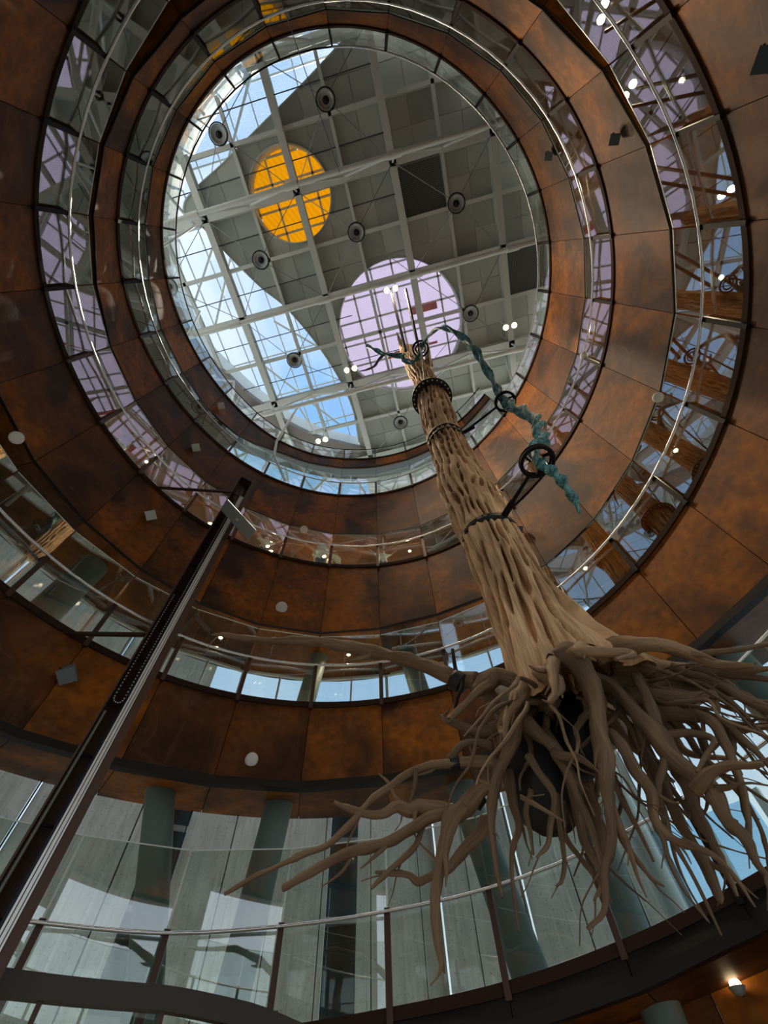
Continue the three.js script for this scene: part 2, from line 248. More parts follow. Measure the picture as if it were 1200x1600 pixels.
// ---------------------------------------------------------------- outer walls behind the ramp
const wall = setting('wall_outer', 'round outer wall behind the ramp, rusty steel and pale concrete panels', 'wall');
const rndW = mulberry(8);
for (let k = -57; k < 25; k++) {
  const d0 = degOf(k), d1 = d0 + STEP, az = ((d0 % 360) + 540) % 360 - 180, tn = k < -50 ? 0 : k < -21 ? 1 : k < 7 ? 2 : 3;
  const bot = (d) => topY(d) - 0.1, top = (d) => lowY(d + 360) + 0.5;
  let kind = 'corten';
  if (tn === 1 && az > -178 && az < -60) kind = 'window';
  if (tn === 2 && az > -75 && az < -55) kind = 'window'; if (tn === 3 && k >= 17) kind = 'tall';
  if (tn === 0) kind = 'skip';
  if (kind === 'corten') mesh('wall_panel', arc(d0 + 0.04, d1 - 0.04, 3, (d) => [[RO, bot(d)], [RO, top(d)], [RO + 0.12, top(d)], [RO + 0.12, bot(d)]]), CORTEN[Math.floor(rndW() * 5)], wall);
  else if (kind === 'concrete') { const s = (d) => lerp(bot(d), top(d), 0.62); mesh('concrete_panel', arc(d0 + 0.04, d1 - 0.04, 3, (d) => [[RO, bot(d)], [RO, s(d)], [RO + 0.12, s(d)], [RO + 0.12, bot(d)]]), M.concrete, wall); mesh('wall_panel', arc(d0, d1, 3, (d) => [[RO, s(d)], [RO, top(d)], [RO + 0.12, top(d)], [RO + 0.12, s(d)]]), M.lip, wall); }
  else if (kind === 'tall') {
    const r = RO + 0.1, b0 = bot(d0), b1 = bot(d1), T = ROOF + 0.1, A = polar(r, d0, b0), B = polar(r, d1, b1), C = polar(r, d1, T), D = polar(r, d0, T), L = (t) => [A.clone().lerp(D, t), B.clone().lerp(C, t)];
    mesh('pane', gridGeo([[A, B], [D, C]]), M.facade, wall);
    mesh('frame', [bar(A, D, 0.1, 0.1), ...[0, 0.28, 0.4, 0.52, 0.76].map((t) => bar(...L(t), 0.06, 0.06)), bar(A.clone().lerp(B, 0.5), D.clone().lerp(C, 0.5), 0.05, 0.05)], M.white, wall);
    mesh('brace', k % 2 ? [rod(polar(RO - 0.5, d0, b0 + 1.5), polar(RO - 0.7, d1, T - 1.2), 0.07, 8), rod(polar(RO - 0.5, d1, b1 + 1.2), polar(RO - 0.6, d0, b0 + 4.6), 0.06, 8)] : [rod(polar(RO - 0.7, d0, T - 1.2), polar(RO - 0.5, d1, b1 + 1.5), 0.07, 8)], M.white, wall);
  }
  else if (kind === 'window') {
    const s = (d) => lerp(bot(d), top(d), tn === 2 ? 0.8 : 0.97); mesh('wall_panel', arc(d0, d1, 3, (d) => [[RO, s(d)], [RO, top(d)], [RO + 0.12, top(d)], [RO + 0.12, s(d)]]), CORTEN[1], wall);
    const q = [polar(RO + 0.05, d0, bot(d0)), polar(RO + 0.05, d1, bot(d1)), polar(RO + 0.05, d1, s(d1)), polar(RO + 0.05, d0, s(d0))];
    mesh('pane', gridGeo([[q[0], q[1]], [q[3], q[2]]]), M.facade, wall);
    mesh('frame', [bar(q[0], q[3], 0.08, 0.08), bar(q[3], q[2], 0.08, 0.08), bar(q[0].clone().lerp(q[1], 0.5), q[3].clone().lerp(q[2], 0.5), 0.05, 0.05)], M.white, wall);
    if (tn === 3) mesh('brace', [rod(q[k % 2 ? 0 : 3], q[k % 2 ? 2 : 1], 0.06, 8)], M.white, wall);
  }
}
// glazed clerestory round the top landing, with white zigzag braces
const cler = setting('window_clerestory', 'glazed clerestory with white zigzag braces under the roof edge', 'window');
for (let k = 25; k < 45; k++) {
  const d0 = degOf(k), d1 = d0 + STEP, b0 = topY(d0) - 0.1, b1 = topY(d1) - 0.1, r = RO + 0.1, T = ROOF + 0.1, A = polar(r, d0, b0), B = polar(r, d1, b1), C = polar(r, d1, T), D = polar(r, d0, T), m0 = A.clone().lerp(D, 0.5), m1 = B.clone().lerp(C, 0.5);
  const az = ((d0 % 360) + 360) % 360; if (az < 118 || az > 332) { mesh('wall_panel', arc(d0 + 0.04, d1 - 0.04, 2, (d) => [[r, topY(d) - 0.1], [r, T - 0.9], [r + 0.1, T - 0.9], [r + 0.1, topY(d) - 0.1]]), CORTEN[k % 5], wall); const S0 = polar(r, d0, T - 0.9), S1 = polar(r, d1, T - 0.9); mesh('pane', gridGeo([[S0, S1], [D, C]]), M.facade, cler); mesh('mullion', [bar(S0, D, 0.09, 0.09), bar(S0, S1, 0.1, 0.1)], M.white, cler); continue; }
  mesh('pane', gridGeo([[A, B], [D, C]]), M.facade, cler);
  mesh('mullion', [bar(A, D, 0.09, 0.09), bar(m0, m1, 0.07, 0.07), bar(A, B, 0.1, 0.1), bar(A.clone().lerp(B, 0.5), D.clone().lerp(C, 0.5), 0.04, 0.04)], M.white, cler);
  const i0 = polar(RO - 0.9, d0, b0 + 0.1), i1 = polar(RO - 0.9, d1, b1 + 0.1), t0 = polar(RO - 1.2, d0, ROOF - 0.3), t1 = polar(RO - 1.2, d1, ROOF - 0.3);
  if (((d0 % 360) + 360) % 360 > 140 || ((d0 % 360) + 360) % 360 < 40) mesh('brace', k % 2 ? [rod(i0, t1, 0.06, 8)] : [rod(t0, i1, 0.06, 8)], M.white, cler);
}

// ---------------------------------------------------------------- ground floor: floor, glass front, concrete outside
const floor = setting('floor', 'pale stone floor of the atrium and forecourt', 'floor');
mesh('slab', new THREE.CylinderGeometry(90, 90, 0.3, 96).translate(0, -0.15, 0), M.floorPale, floor);
const front = setting('window_front', 'curved glass front of clear frameless sheets with thin black joints', 'window');
const DSOFF = (az) => lowY(az - 360) + 0.47;
for (let i = 0; i < 34; i++) {
  const d0 = -205 + i * 6.0, d1 = d0 + 6.0, A = polar(RO - 0.1, d0, 0), B = polar(RO - 0.1, d1, 0), C = polar(RO - 0.1, d1, DSOFF(d1)), D = polar(RO - 0.1, d0, DSOFF(d0));
  if (d0 > -20) continue;
  mesh('pane', gridGeo([[A, B], [D, C]]), M.facade, front);
  mesh('joint', [bar(A, D, 0.014, 0.03)], M.black, front);
}
mesh('rail', [tube(Array.from({ length: 60 }, (_, i) => polar(RO - 0.06, -205 + i * 3.1, 2.55)), Array(60).fill(0.025), 6, 1)], M.darkSteel, front);
const conc = setting('wall_exterior', 'board-marked concrete wall standing outside the glass front', 'wall');
[[-200, -150], [-149.6, -132], [-131.6, -118], [-114.5, -106], [-105.7, -97], [-93.5, -84], [-83.7, -74.5], [-74.2, -66], [-65.5, -58.5]].forEach(([a, b], i) => {
  mesh('concrete_panel', arc(a, b, 4, (d) => [[13.6 + (i % 3) * 0.12, 0], [13.6 + (i % 3) * 0.12, i < 3 ? 17 : 9.2], [14.1, i < 3 ? 17 : 9.2], [14.1, 0]]), M.concrete, conc);
});
M.slotGlass = phy({ color: 0x36474a, roughness: 0.08 });
for (const [a, b] of [[-118, -114.5], [-97, -93.5]]) { mesh('slot_window', arc(a, b, 3, () => [[14.3, 0], [14.3, 9.2], [14.4, 9.2], [14.4, 0]]), M.slotGlass, conc); for (let y = 0.5; y < 9; y += 1.9) mesh('slot_frame', arc(a, b, 3, () => [[14.2, y], [14.2, y + 0.12], [14.32, y + 0.12], [14.32, y]]), M.lampGrey, conc); }
// ---------------------------------------------------------------- roof: grid of beams, grey panels, skylight, two round rooflights
const YAW = 0.1908, cY = Math.cos(YAW), sY = Math.sin(YAW);
const W = (u, v, h) => V3(CX + u * cY - v * sY, EYE + h, CZ + u * sY + v * cY), axisR = (u, v) => { const p = W(u, v, 0); return Math.hypot(p.x, p.z); };
const U0 = -2.5, V0 = -1.02, BAY = 4.4, HC = 24.45, HL = 22.35, RC = 10.4;
const UD = W(1, 0, 0).sub(W(0, 0, 0)), VD = W(0, 1, 0).sub(W(0, 0, 0));
const inside = (poly, x, y) => { let c = false; for (let i = 0, j = poly.length - 1; i < poly.length; j = i++) if ((poly[i][1] > y) !== (poly[j][1] > y) && x < (poly[j][0] - poly[i][0]) * (y - poly[i][1]) / (poly[j][1] - poly[i][1]) + poly[i][0]) c = !c; return c; };
function clipCell(poly, x0, x1, y0, y1) {
  for (const [ax, s, lim] of [[0, 1, x0], [0, -1, -x1], [1, 1, y0], [1, -1, -y1]]) {
    const out = []; for (let i = 0; i < poly.length; i++) { const p = poly[i], q = poly[(i + 1) % poly.length], a = s * p[ax] - lim, b = s * q[ax] - lim; if (a >= 0) out.push(p); if (a * b < 0) { const t = a / (a - b); out.push([lerp(p[0], q[0], t), lerp(p[1], q[1], t)]); } }
    poly = out; if (!poly.length) return poly;
  }
  return poly;
}
const area = (p) => Math.abs(p.reduce((s, a, i) => { const b = p[(i + 1) % p.length]; return s + a[0] * b[1] - b[0] * a[1]; }, 0)) / 2;
function cutDisc(poly, c, r) { // what a round opening leaves of a panel
  const f = []; poly.forEach((p, i) => { const q = poly[(i + 1) % poly.length]; for (let t = 0; t < 10; t++) f.push([lerp(p[0], q[0], t / 10), lerp(p[1], q[1], t / 10)]); });
  return f.map(([x, y]) => { const d = Math.hypot(x - c[0], y - c[1]); return d < r && d > 1e-6 ? [c[0] + (x - c[0]) * r / d, c[1] + (y - c[1]) * r / d] : [x, y]; });
}
function plate(poly, h, t) { // a flat plate with the given outline
  const s = new THREE.Shape(poly.map(([x, y]) => new THREE.Vector2(x, y))), g = new THREE.ExtrudeGeometry(s, { depth: t, bevelEnabled: false });
  const m = new THREE.Matrix4().makeBasis(UD, VD, V3(0, -1, 0)).setPosition(W(0, 0, h + t)); return g.applyMatrix4(m);
}
const SC = HC / 20, edgeRaw = [[2.6, 6.95], [1.18, 6.41], [-0.86, 5.56], [-2.84, 4.8], [-4.36, 4.21], [-5.6, 3.78], [-6.25, 3.45], [-6.4, 3.1], [-5.95, 2.6], [-5.5, 1.75], [-4.52, 0.11], [-3.87, -0.73], [-3.11, -2.26], [-2.51, -4.09], [-2.29, -5.67], [-2.44, -7.3]];
const edgeCurve = new THREE.CatmullRomCurve3(edgeRaw.map(([u, v]) => V3(u * SC, 0, v * SC)), false, 'centripetal').getPoints(90).map((p) => [p.x, p.z]);
const BLOB = [...edgeCurve, [-3.4, -14], [15, -14], [15, 14], [5, 10.5]];
const YEL = { c: [-2.87, 3.36], r: 1.82 }, PUR = { c: [0.79, -3.36], r: 3.2 };
const ceil = setting('ceiling', 'grey panelled ceiling with white beam grid over the atrium', 'ceiling');
const rndC = mulberry(21), Q = BAY / 4;
for (let i = -10; i < 13; i++) for (let j = -10; j < 13; j++) {
  const x0 = U0 + i * Q, y0 = V0 + j * Q, gp = 0.018; if (axisR(x0 + Q / 2, y0 + Q / 2) > RC) continue;
  let p = clipCell(BLOB, x0 + gp, x0 + Q - gp, y0 + gp, y0 + Q - gp); if (p.length < 3 || area(p) < 0.04) continue;
  for (const o of [YEL, PUR]) { if (p.every(([x, y]) => Math.hypot(x - o.c[0], y - o.c[1]) < o.r + 0.02)) { p = null; break; } if (p.some(([x, y]) => Math.hypot(x - o.c[0], y - o.c[1]) < o.r + 0.06)) p = cutDisc(p, o.c, o.r + 0.06); }
  if (!p || area(p) < 0.02) continue;
  const q = p.filter(([x, y], k) => { const a = p[(k + 1) % p.length]; return Math.hypot(x - a[0], y - a[1]) > 1e-4; }); if (q.length < 3) continue;
  mesh('ceiling_panel', plate(q, HC, 0.05), M.tile[Math.floor(rndC() * 4)], ceil);
}
{ // backing sheet above the panels: shows as the pale joint lines
  const s = new THREE.Shape(BLOB.map(([x, y]) => new THREE.Vector2(x, y)));
  for (const o of [YEL, PUR]) { const h = new THREE.Path(); h.absarc(o.c[0], o.c[1], o.r + 0.05, 0, Math.PI * 2, true); s.holes.push(h); }
  mesh('backing_sheet', new THREE.ExtrudeGeometry(s, { depth: 0.2, bevelEnabled: false, curveSegments: 48 }).applyMatrix4(new THREE.Matrix4().makeBasis(UD, VD, V3(0, -1, 0)).setPosition(W(0, 0, HC + 0.245))), M.joint, ceil);
}
// upstand along the wavy edge of the panelled ceiling
mesh('edge_upstand', (() => { const rows = edgeCurve.map(([u, v]) => [W(u, v, HC - 0.06), W(u - 0.06, v + 0.02, HC - 0.06), W(u - 0.06, v + 0.02, HC + 1.5), W(u, v, HC + 1.5)]); return gridGeo(rows, true); })(), M.white, ceil);
// beams
const span = (fix, isU) => { let a = null, b = null; for (let t = -13; t < 13; t += 0.1) { const r = isU ? axisR(t, fix) : axisR(fix, t); if (r < RO + 0.1) { if (a === null) a = t; b = t; } } return a === null ? null : [a, b]; };
const ibeam = (a, b, w, d) => [bar(a, b, 0.05, d, V3(1, 0, 0).cross(b.clone().sub(a)).lengthSq() ? b.clone().sub(a).cross(V3(0, 1, 0)) : V3(1, 0, 0)), bar(a.clone().setY(a.y - d / 2), b.clone().setY(b.y - d / 2), w, 0.04, b.clone().sub(a).cross(V3(0, 1, 0))), bar(a.clone().setY(a.y + d / 2), b.clone().setY(b.y + d / 2), w, 0.04, b.clone().sub(a).cross(V3(0, 1, 0)))];
for (let i = -2; i <= 3; i++) {
  const u = U0 + i * BAY, s = span(u, false); if (s) mesh('main_beam', ibeam(W(u, s[0], HC - 0.3), W(u, s[1], HC - 0.3), 0.3, 0.5), M.beam, ceil);
  const v = V0 + i * BAY, t = span(v, true); if (t) mesh('main_beam', ibeam(W(t[0], v, HC - 0.3), W(t[1], v, HC - 0.3), 0.34, 0.5), M.beam, ceil);
  const uh = u + BAY / 2, sh = span(uh, false); if (sh) mesh('cross_beam', ibeam(W(uh, sh[0], HC - 0.15), W(uh, sh[1], HC - 0.15), 0.14, 0.24), M.beam, ceil);
  const vh = v + BAY / 2, th = span(vh, true); if (th) mesh('cross_beam', ibeam(W(th[0], vh, HC - 0.15), W(th[1], vh, HC - 0.15), 0.16, 0.24), M.beam, ceil);
}
// lower chords with struts rising to the beams
for (let j = -1; j <= 2; j++) {
  const v = V0 + (j - 0) * BAY, t = span(v, true); if (!t) continue;
  const tr = thing('roof_truss', ['white tubular roof truss passing over the purple rooflight’s far rim', 'white tubular roof truss over the middle of the opening', 'white tubular roof truss crossing the yellow rooflight', 'white tubular roof truss beyond the yellow rooflight'][j + 1], 'truss');
  const a = Math.max(t[0], -9), b = Math.min(t[1], 9);
  mesh('chord', [rod(W(a, v, HL), W(b, v, HL), 0.11, 12)], M.beam, tr);
  for (let i = -2; i <= 2; i++) {
    const u = U0 + i * BAY; if (u < a || u > b) continue;
    for (const s of [-1, 1]) { const ue = u + s * BAY / 2; if (ue > a && ue < b) mesh('strut', [rod(W(u + s * 0.1, v, HL + 0.05), W(ue, v, HC - 0.5), 0.06, 8, 0.05)], M.beam, tr); }
    mesh('node', [rod(W(u - 0.28, v, HL), W(u + 0.28, v, HL), 0.15, 12), rod(W(u, v, HL), W(u, v, HC - 0.5), 0.05, 8)], M.beam, tr);
  }
}
// dark tie cables under the skylight side
[-4.32, -2.12, 0.08, 2.28, 4.48, 6.68].forEach((v) => { const t = span(v, true); if (t) mesh('tie_cable', [rod(W(Math.max(t[0], -9), v, HC - 0.25), W(Math.min(t[1], v > 2 || v < -3 ? 2 : -1.5), v, HC - 0.25), 0.022, 6)], M.cable, ceil); });

// skylight: glass roof above the wavy opening
const sky1 = setting('window_skylight', 'large wavy skylight of clear panes in white bars', 'window');
M.frit = phy({ roughness: 0.28, transmission: 0.9, thickness: 0, ior: 1.4, map: dataTex(256, 256, (u, v) => { const n = vnoise(u * 8, v * 40, 12, 8, 40), w = Math.sin((v * 26 + 0.9 * Math.sin(u * 6.283 * 3) + n * 1.1) * 6.283), k = sstep(-0.2, 0.7, w); return mix3([0.80, 0.90, 0.98], [1, 1, 1], k); }, true, 1 / 1.4) });
const HG = HC + 1.5;
for (let i = -9; i < 6; i++) for (let j = -5; j < 7; j++) {
  const x0 = U0 + i * Q, y0 = V0 + j * 2 * Q, x1 = x0 + Q, y1 = y0 + 2 * Q; if (axisR(x0 + Q / 2, y0 + Q) > RO + 1.6) continue;
  const hole = [[x0, y0], [x1, y0], [x0, y1], [x1, y1], [(x0 + x1) / 2, (y0 + y1) / 2]].some(([x, y]) => !inside(BLOB, x, y)); if (!hole) continue;
  const fr = (x0 > -5 && y0 < 3) || y0 > 4.5;
  const q = [[x0 + 0.03, y0 + 0.03], [x1 - 0.03, y0 + 0.03], [x1 - 0.03, y1 - 0.03], [x0 + 0.03, y1 - 0.03]].map(([u, v]) => W(u, v, HG));
  mesh('pane', gridGeo([[q[0], q[1]], [q[3], q[2]]], false, (a, b) => [b * Q, a * 2 * Q]), fr && hash2(i, j, 4) > 0.35 ? M.frit : M.facade, sky1);
  mesh('glazing_bar', [bar(W(x0, y0, HG), W(x1, y0, HG), 0.1, 0.07), bar(W(x0, y0, HG), W(x0, y1, HG), 0.06, 0.06)], M.white, sky1);
}
for (const [a, b] of [[[-7.5, 3], [-3, 8.2]], [[-9, -1], [-6.4, 2.4]], [[-6.9, 3.1], [-9.5, 0.4]], [[-5.8, -1.5], [-2.7, -4.5]], [[-7.6, -3], [-4, -8]]]) mesh('brace', [rod(W(a[0], a[1], HG - 0.25), W(b[0], b[1], HG - 0.25), 0.06, 8)], M.white, sky1);
// eave ring between skylight and clerestory
const eave = [[95, 9.6], [150, 9.6], [180, 9.25], [192, 8.95], [205, 8.25], [222, 7.85], [241, 7.85], [257, 7.9], [275, 8.3], [300, 9.0], [330, 9.6]];
const eaveR = (d) => { for (let i = 1; i < eave.length; i++) if (d <= eave[i][0]) return lerp(eave[i - 1][1], eave[i][1], (d - eave[i - 1][0]) / (eave[i][0] - eave[i - 1][0])); return 9.6; };
mesh('eave_ring', arc(100, 325, 75, (d) => [[eaveR(d), ROOF - 0.35], [eaveR(d), ROOF + 0.1], [9.95, ROOF + 0.3], [9.95, ROOF - 0.15]]), std({ color: 0x8f8a84, roughness: 0.6 }), ceil);
mesh('eave_upstand', arc(100, 325, 75, (d) => [[eaveR(d), ROOF + 0.1], [eaveR(d), ROOF + 1.5], [eaveR(d) + 0.08, ROOF + 1.5], [eaveR(d) + 0.08, ROOF + 0.1]]), M.white, ceil);

// round rooflights
function rooflight(name, label, o, mat, rimMat, cell, ht) {
  const w = setting(name, label, 'rooflight'), disc = []; for (let i = 0; i < 72; i++) disc.push([o.c[0] + o.r * Math.cos(i * 5 * RAD), o.c[1] + o.r * Math.sin(i * 5 * RAD)]);
  for (let i = -4; i < 4; i++) for (let j = -4; j < 4; j++) {
    const x0 = o.c[0] + 0.2 + i * cell, y0 = o.c[1] - 0.3 + j * cell, p = clipCell(disc, x0 + 0.04, x0 + cell - 0.04, y0 + 0.04, y0 + cell - 0.04); if (p.length > 2 && area(p) > 0.01) mesh('pane', plate(p, HC + ht, 0.012), mat, w);
  }
  for (let i = -3; i < 4; i++) { const d = 0.2 + i * cell, e = -0.3 + i * cell; for (const [q, s] of [[d, 0], [e, 1]]) if (Math.abs(q) < o.r - 0.05) { const l = Math.sqrt(o.r * o.r - q * q), P = (t) => s ? W(o.c[0] + t, o.c[1] + q, HC + ht) : W(o.c[0] + q, o.c[1] + t, HC + ht); mesh('glazing_bar', [bar(P(-l), P(l), 0.06, 0.09)], M.white, w); } }
  const ring = []; for (let i = 0; i < 72; i++) { const c = Math.cos(i * 5 * RAD), s = Math.sin(i * 5 * RAD), P = (r, h) => W(o.c[0] + r * c, o.c[1] + r * s, h); ring.push([P(o.r, HC - 0.1), P(o.r, HC + ht + 0.05), P(o.r + 0.07, HC + ht + 0.05), P(o.r + 0.07, HC - 0.1)]); } ring.push(ring[0]);
  mesh('rim', gridGeo(ring, true), rimMat, w); return w;
}
const corr = (a, b, f) => dataTex(256, 256, (u, v) => mix3(a, b, sstep(-0.3, 0.6, Math.sin((u + v * 0.5) * 6.283 * f + 1.5 * vnoise(u * 6, v * 6, 3, 6, 6)))), true, 1 / 2.2);
M.yellow = phy({ roughness: 1, transmission: 0.62, thickness: 0, map: corr([1.0, 0.80, 0.10], [1.0, 0.86, 0.2], 9) });
M.purple = phy({ roughness: 1, transmission: 0.62, thickness: 0, map: corr([0.93, 0.89, 0.97], [1.0, 0.98, 1.0], 22) });
rooflight('window_rooflight_1', 'round yellow rooflight with white glazing bars', YEL, M.yellow, M.beam, 0.98, 0.75);
const purl = rooflight('window_rooflight_2', 'round pale purple rooflight behind the tree top', PUR, M.purple, M.beam, 1.1, 0.55);
mesh('red_beam', [bar(W(1.5, -2.75, HC + 0.42), W(2.9, -2.75, HC + 0.42), 0.34, 0.06, VD), bar(W(0.2, -4.55, HC + 0.42), W(2.6, -4.55, HC + 0.42), 0.12, 0.06, VD)], std({ color: 0xd98a80, roughness: 0.6 }), purl);
// perforated grilles let into the ceiling
[[U0 + BAY, V0 + BAY / 2], [U0 + 2 * BAY, V0 - BAY / 2]].forEach(([u, v]) => {
  const g = setting(numbered('ceiling_grille'), u < 3 ? 'dark perforated square grille in the ceiling between the beams' : 'dark perforated square grille at the ceiling edge over the balustrade', 'grille'), L = BAY / 2 - 0.25, bars = [];
  for (let i = 0; i <= 26; i++) { const t = 0.12 + i * L / 26; bars.push(bar(W(u + t, v + 0.12, HC - 0.06), W(u + t, v + 0.12 + L, HC - 0.06), 0.028, 0.02, UD), bar(W(u + 0.12, v + t, HC - 0.06), W(u + 0.12 + L, v + t, HC - 0.06), 0.028, 0.02, VD)); }
  mesh('back_plate', plate([[u + 0.08, v + 0.08], [u + 0.16 + L, v + 0.08], [u + 0.16 + L, v + 0.16 + L], [u + 0.08, v + 0.16 + L]], HC - 0.02, 0.01), M.black, g);
  mesh('mesh_bars', bars, std({ color: 0x8b918e, roughness: 0.5 }), g).userData.kind = 'stuff';
});
// round loudspeakers hung on wires in the middle of each bay
const lathe = (pts, seg = 28) => new THREE.LatheGeometry(pts.map(([r, y]) => new THREE.Vector2(r, y)), seg);
const spk = { rim: new THREE.TorusGeometry(0.36, 0.022, 8, 32).rotateX(Math.PI / 2), dish: lathe([[0.001, 0.16], [0.2, 0.16], [0.33, 0.06], [0.33, 0.0], [0.3, -0.02], [0.24, 0.04], [0.17, 0.07], [0.001, 0.07]]), cone: lathe([[0.001, 0.0], [0.05, 0.0], [0.1, 0.03], [0.13, 0.062], [0.001, 0.066]]) };
for (const [i, j, where] of [[-2, 0, 'at the balustrade, under the wavy skylight'], [-1, 0, 'between the yellow rooflight and the skylight edge'], [0, 0, 'between the yellow and the purple rooflights'], [1, 0, 'beside the square ceiling grille'], [-1, -1, 'under the long arm of the skylight'], [1, -1, 'beside the purple rooflight, near a floodlight'], [-1, 1, 'under the skylight corner next to the yellow rooflight'], [0, 1, 'on the grey ceiling behind the yellow rooflight'], [0, -2, 'over the top landing by the trunk']]) {
  const u = U0 + (i + 0.5) * BAY, v = V0 + (j + 0.5) * BAY, p = W(u, v, HL - 0.05); if (axisR(u, v) > RO - 0.6) continue;
  const s = thing('hanging_loudspeaker', 'round grey hanging loudspeaker ' + where, 'loudspeaker', p, 'round loudspeakers hung below the roof beams');
  mesh('dish', spk.dish, M.lampGrey, s); mesh('rim', spk.rim, M.darkSteel, s); mesh('cone', spk.cone, M.black, s);
  for (const [a, b] of [[-1, -1], [-1, 1], [1, -1], [1, 1]]) { const e = W(u + a * BAY / 2, v + b * BAY / 2, HC - 0.5); mesh('wire', [rod(W(u + a * 0.24, v + b * 0.24, HL + 0.03).sub(p), e.sub(p), 0.016, 5)], M.wire, s); }
}
// ceiling floodlights (lit)
M.bulb = std({ color: 0xfff4dd, emissive: 0xffe2b0, emissiveIntensity: 9, roughness: 0.5 });
const lampTargets = [];
[[611, 452, 22.0, 'twin floodlight glowing on the truss before the purple rooflight', [6, 12, 1]], [548, 577, 22.0, 'twin floodlight glowing on the truss beside the wavy skylight', [6.5, 10, -1]], [797, 510, 22.2, 'twin floodlight glowing on the ceiling beam by the steel ramp', [5, 3, -3]], [503, 688, 21.6, 'twin floodlight glowing above the top landing', [6, 11, 2]]].forEach(([px, py, h, label, aim], n) => {
  const p = atH(px, py, h), l = thing('floodlight', label, 'light', p), d = V3(...aim).sub(p).normalize(), q = new THREE.Quaternion().setFromUnitVectors(V3(0, -1, 0), d);
  for (const s of [-0.2, 0.2]) {
    const o = UD.clone().multiplyScalar(s);
    mesh('housing', [lathe([[0.001, 0.26], [0.09, 0.24], [0.13, 0.1], [0.15, 0.0], [0.13, 0.0], [0.11, 0.09], [0.001, 0.12]], 20).applyQuaternion(q).translate(o.x, o.y, o.z)], M.lampGrey, l);
    mesh('lens', [new THREE.CylinderGeometry(0.125, 0.125, 0.02, 20).translate(0, 0.005, 0).applyQuaternion(q).translate(o.x, o.y, o.z)], M.bulb, l);
    const sp = new THREE.SpotLight(0xffe3bd, [35, 105, 36, 95][n], 0, 0.75, 0.8, 2); sp.position.copy(o).addScaledVector(d, 0.05); sp.target.position.copy(o).addScaledVector(d, 5); sp.castShadow = true; sp.shadow.radius = 6; l.add(sp, sp.target);
  }
  mesh('bracket', [rod(V3(0, 0.24, 0), V3(0, (n === 2 ? HC - 0.5 : HL) - h + 0.02, 0).add(V3(0, n === 3 ? 2.3 : 0, 0)), 0.03, 6), bar(UD.clone().multiplyScalar(-0.24).add(V3(0, 0.24, 0)), UD.clone().multiplyScalar(0.24).add(V3(0, 0.24, 0)), 0.05, 0.03)], M.beam, l);
});
{ // pair of poles that drop from the floodlit truss to the tree top
  const top = atH(612, 455, 22.2), o = thing('hanger_poles', 'pair of grey poles dropping from the truss to the tree top', 'poles', top);
  for (const [a, b, c, d] of [[612, 458, 634, 548], [634, 452, 655, 548]]) mesh('pole', [rod(atH(a, b, 21.6).sub(top), atH(c, d, 16.2).sub(top), 0.06, 10)], M.cable, o);
}
// thin stay cable crossing the opening
{ const a = atR(440, 2, R), b = atH(531, 271, HL); const c = mesh('stay_cable', [rod(a, b, 0.012, 6)], M.cable); c.userData = { label: 'thin dark stay cable running across the skylight to the truss', category: 'cable' }; }
// ---------------------------------------------------------------- the hanging tree: fluted, holed trunk and a mass of bare roots
const RHO = 3.7, TAZ = -66.7 * RAD, TX = CX + RHO * Math.cos(TAZ), TZ = CZ + RHO * Math.sin(TAZ), TREE = V3(TX, EYE + 2.3, TZ);
const tree = thing('hanging_tree', 'tall dead tree trunk hung upright with its bare roots spread in mid-air', 'tree', TREE);
const tint = (g, f) => { const p = g.attributes.position, c = new Float32Array(p.count * 3); for (let i = 0; i < p.count; i++) { const t = f(p.getX(i), p.getY(i), p.getZ(i)); c[3 * i] = t[0]; c[3 * i + 1] = t[1]; c[3 * i + 2] = t[2]; } g.setAttribute('color', new THREE.BufferAttribute(c, 3)); return g; };
const woodTone = (seed, k) => (x, y, z) => { const n = fbm(x * 3 + 20 + z * 2, y * 1.6 + z, seed, 3), t = k * (0.72 + 0.5 * n); return [t, t * (0.94 + 0.06 * n), t * (0.88 + 0.08 * n)]; };
